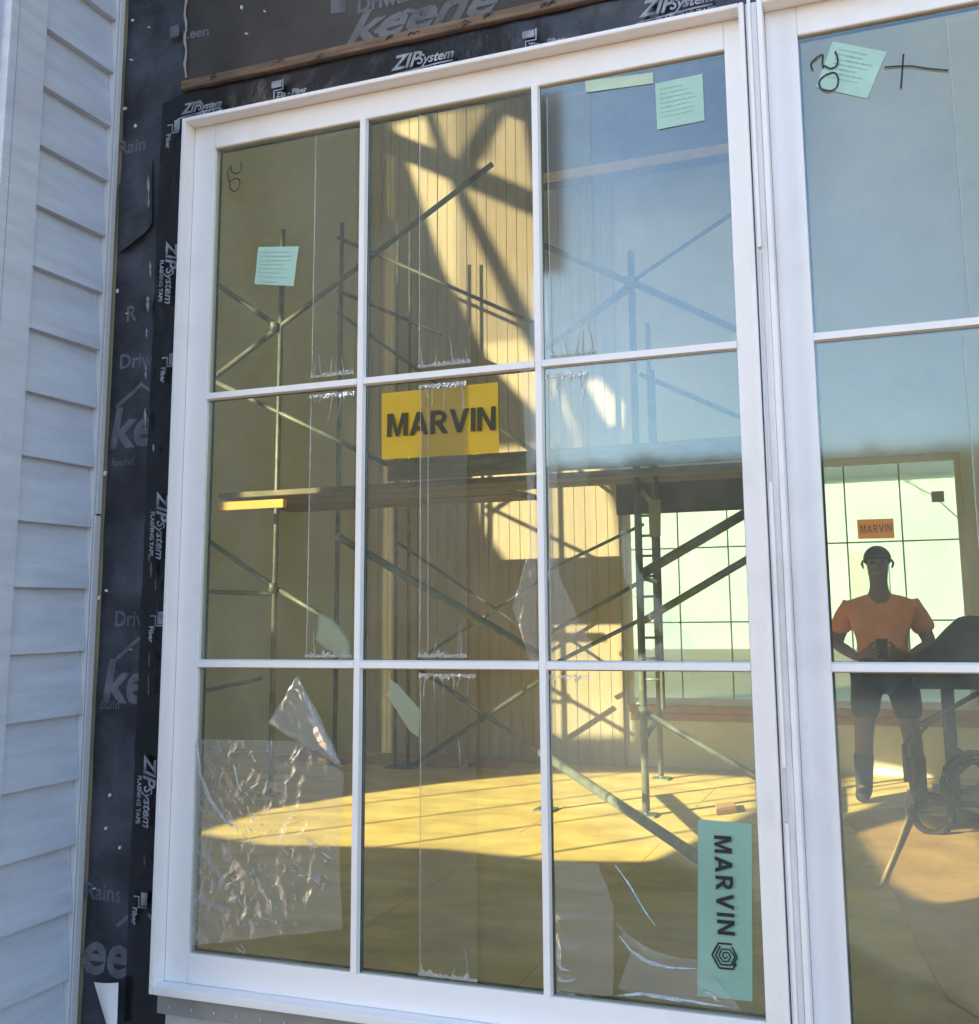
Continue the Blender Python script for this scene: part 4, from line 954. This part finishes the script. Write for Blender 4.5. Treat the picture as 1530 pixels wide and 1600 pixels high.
for i in range(90):
    a = i * 0.35; r = .19 + .05 * math.sin(i * .37); hz.append((CO.x + .12 + r * math.cos(a) * 1.2, CO.y - .36 - .05 * math.sin(i * .9), .26 + r * math.sin(a)))
tag(MB().tube(hz, .012, 6).build('hose_coil', 'dark_cloth', smooth=True), 'tangled dark hose hung on the front of the cart', 'hose')
hl = [fl(1420, 1235, .04), fl(1415, 1255, .03), fl(1418, 1280, .02), fl(1400, 1330, .01), fl(1375, 1385, .01)]
tag(MB().tube(hl, .010, 6).build('hose', 'hose_tan', smooth=True), 'thin tan hose trailing on the floor from the cart', 'hose')

# ------------------------------------------------------------------ outside: added houses, fence, trees
nh = thing('added_house', 'dark grey house added across the yard to shade the front, mirrored in the glass', 'house', (-2.2, -7, 0))  # put in out of view to keep the sun off the window front
nx0, nx1, ny0, ny1, nz = -4.15, -1.26, -6.2, -4.7, 6.8
MB().box(nx0, nx1, ny0, ny1, -0.16, nz).build('wall', 'house_grey', nh)
MB().prism([(nx0 - .3, ny1 + .25, nz), (nx1 + .15, ny1 + .25, nz), ((nx0 + nx1) / 2, ny1 + .25, nz + 1.1)], (0, ny0 - ny1 - .5, 0)).build('roof', 'roof_dark', nh)
for i in range(30):
    MB().box(nx0, nx1, ny1, ny1 + 0.012, i * .2, i * .2 + .17).build('siding_board', 'house_grey', nh)
for x, z in ((-2.9, 1), (-1.4, 1), (-2.9, 3.8), (-1.4, 3.8)):
    w_ = MB().box(x, x + .9, ny1 + .01, ny1 + .05, z, z + 1.4).build('window', 'house_grey', nh); MB().box(x + .07, x + .83, ny1 + .04, ny1 + .06, z + .07, z + 1.33).build('pane', 'dark_glass', w_)
ph_ = thing('added_house', 'long pale house added far beyond the far windows to brighten them', 'house', (2, 40, -.16))  # pale sunlit backdrop added so the far windows read bright
MB().box(-26, 30, 38, 46, -.16, 6.2).build('wall', 'house_pale', ph_)
MB().prism([(-26.5, 37.6, 6.2), (-26.5, 46.4, 6.2), (-26.5, 42, 9.0)], (57, 0, 0)).build('roof', 'roof_dark', ph_)
for i in range(5): MB().box(-22 + i * 11, -20.6 + i * 11, 37.94, 38.02, 1.6, 3.4).build('window', 'sticker_pale', ph_)
for lb, gx_ in (('translucent film taped over the whole far window behind the scaffold', FA), ('translucent film taped over the whole far window behind the person', FB)):
    t = thing('window_film', lb, 'film', (gx_ + GW / 2, YF + 0.14, 0.6))
    def wfn(u, v): return (gx_ - 0.02 + u * (GW + 0.04), YF + 0.135 + 0.006 * noise.noise(Vector((u * 16 + gx_, 2, v * 3))), 0.56 + v * (ZTOP - 0.53))
    MB().grid(wfn, 60, 20).build('film_sheet', 'frosted_film', t, smooth=True, fix=False)
def tree(x, y, h, label):
    t = thing('tree', label, 'tree', (x, y, -.16), 'bare trees round the yard')
    MB().tube([(x, y, -.16), (x + .1, y, h * .35), (x - .1, y + .1, h * .7), (x, y, h)], [.10, .08, .05, .012], 8).build('trunk', 'bark', t, smooth=True)
    br = MB(); rnd = random.Random(int(x * 31 + y))
    def grow(p, d, l, r, n):
        e = p + d * l; br.tube([p, p + d * l * .5 + Vector((rnd.uniform(-.05, .05), rnd.uniform(-.05, .05), .03)) * l, e], [r, r * .8, r * .5], 5)
        if n: 
            for _ in range(3): grow(p + d * l * rnd.uniform(.5, 1), (d + Vector((rnd.uniform(-.8, .8), rnd.uniform(-.8, .8), rnd.uniform(-.1, .6)))).normalized(), l * .62, r * .5, n - 1)
    for i in range(8):
        a = i * 2.4; z = h * (.3 + .07 * i)
        grow(Vector((x, y, z)), Vector((math.cos(a), math.sin(a), .7)).normalized(), h * .25, .022, 3)
    br.build('crown', 'bark', t)
tree(3.2, YF + 17, 9, 'bare tree seen through the far window behind the person'); tree(6.5, YF + 20, 10, 'bare tree right of the far windows outside')

# evergreen belt added behind the camera to darken low reflections: nobody could count its sprays
hg = MB(); rnd = random.Random(5)
def htop(x): return 6.3 + .5 * noise.noise(Vector((x * .07, 1, 2))) + .12 * noise.noise(Vector((x * .6, 4, 2)))
def hcore(u, v):
    x = -30 + 90 * u; a = v * math.pi
    return (x, -31 - 2.4 * math.cos(a) + .3 * noise.noise(Vector((x, v * 6, 1))), -.2 + (htop(x) + .1) * math.sin(a) ** .55)
hg.grid(hcore, 260, 16)
for i in range(14000):
    x = rnd.uniform(-30, 60); t_ = htop(x); v = rnd.random() ** .7
    y = -28.7 - rnd.uniform(0, 1.6) * v; z = (t_ - .25) * v - .05; a = rnd.uniform(0, 6.28); l = rnd.uniform(.08, .22); tl_ = rnd.uniform(-.5, .5)
    d = Vector((math.cos(a), math.sin(a), 0)) * l; e = Vector((-math.sin(a) * tl_, math.cos(a) * tl_, 1)).normalized() * l
    c = Vector((x, y, z)); hg.quad(c - d - e * .3, c + d - e * .6, c + d * .4 + e, c - d * .6 + e * .7)
tag(hg.build('added_evergreens', 'leaf', fix=False), kind='stuff')
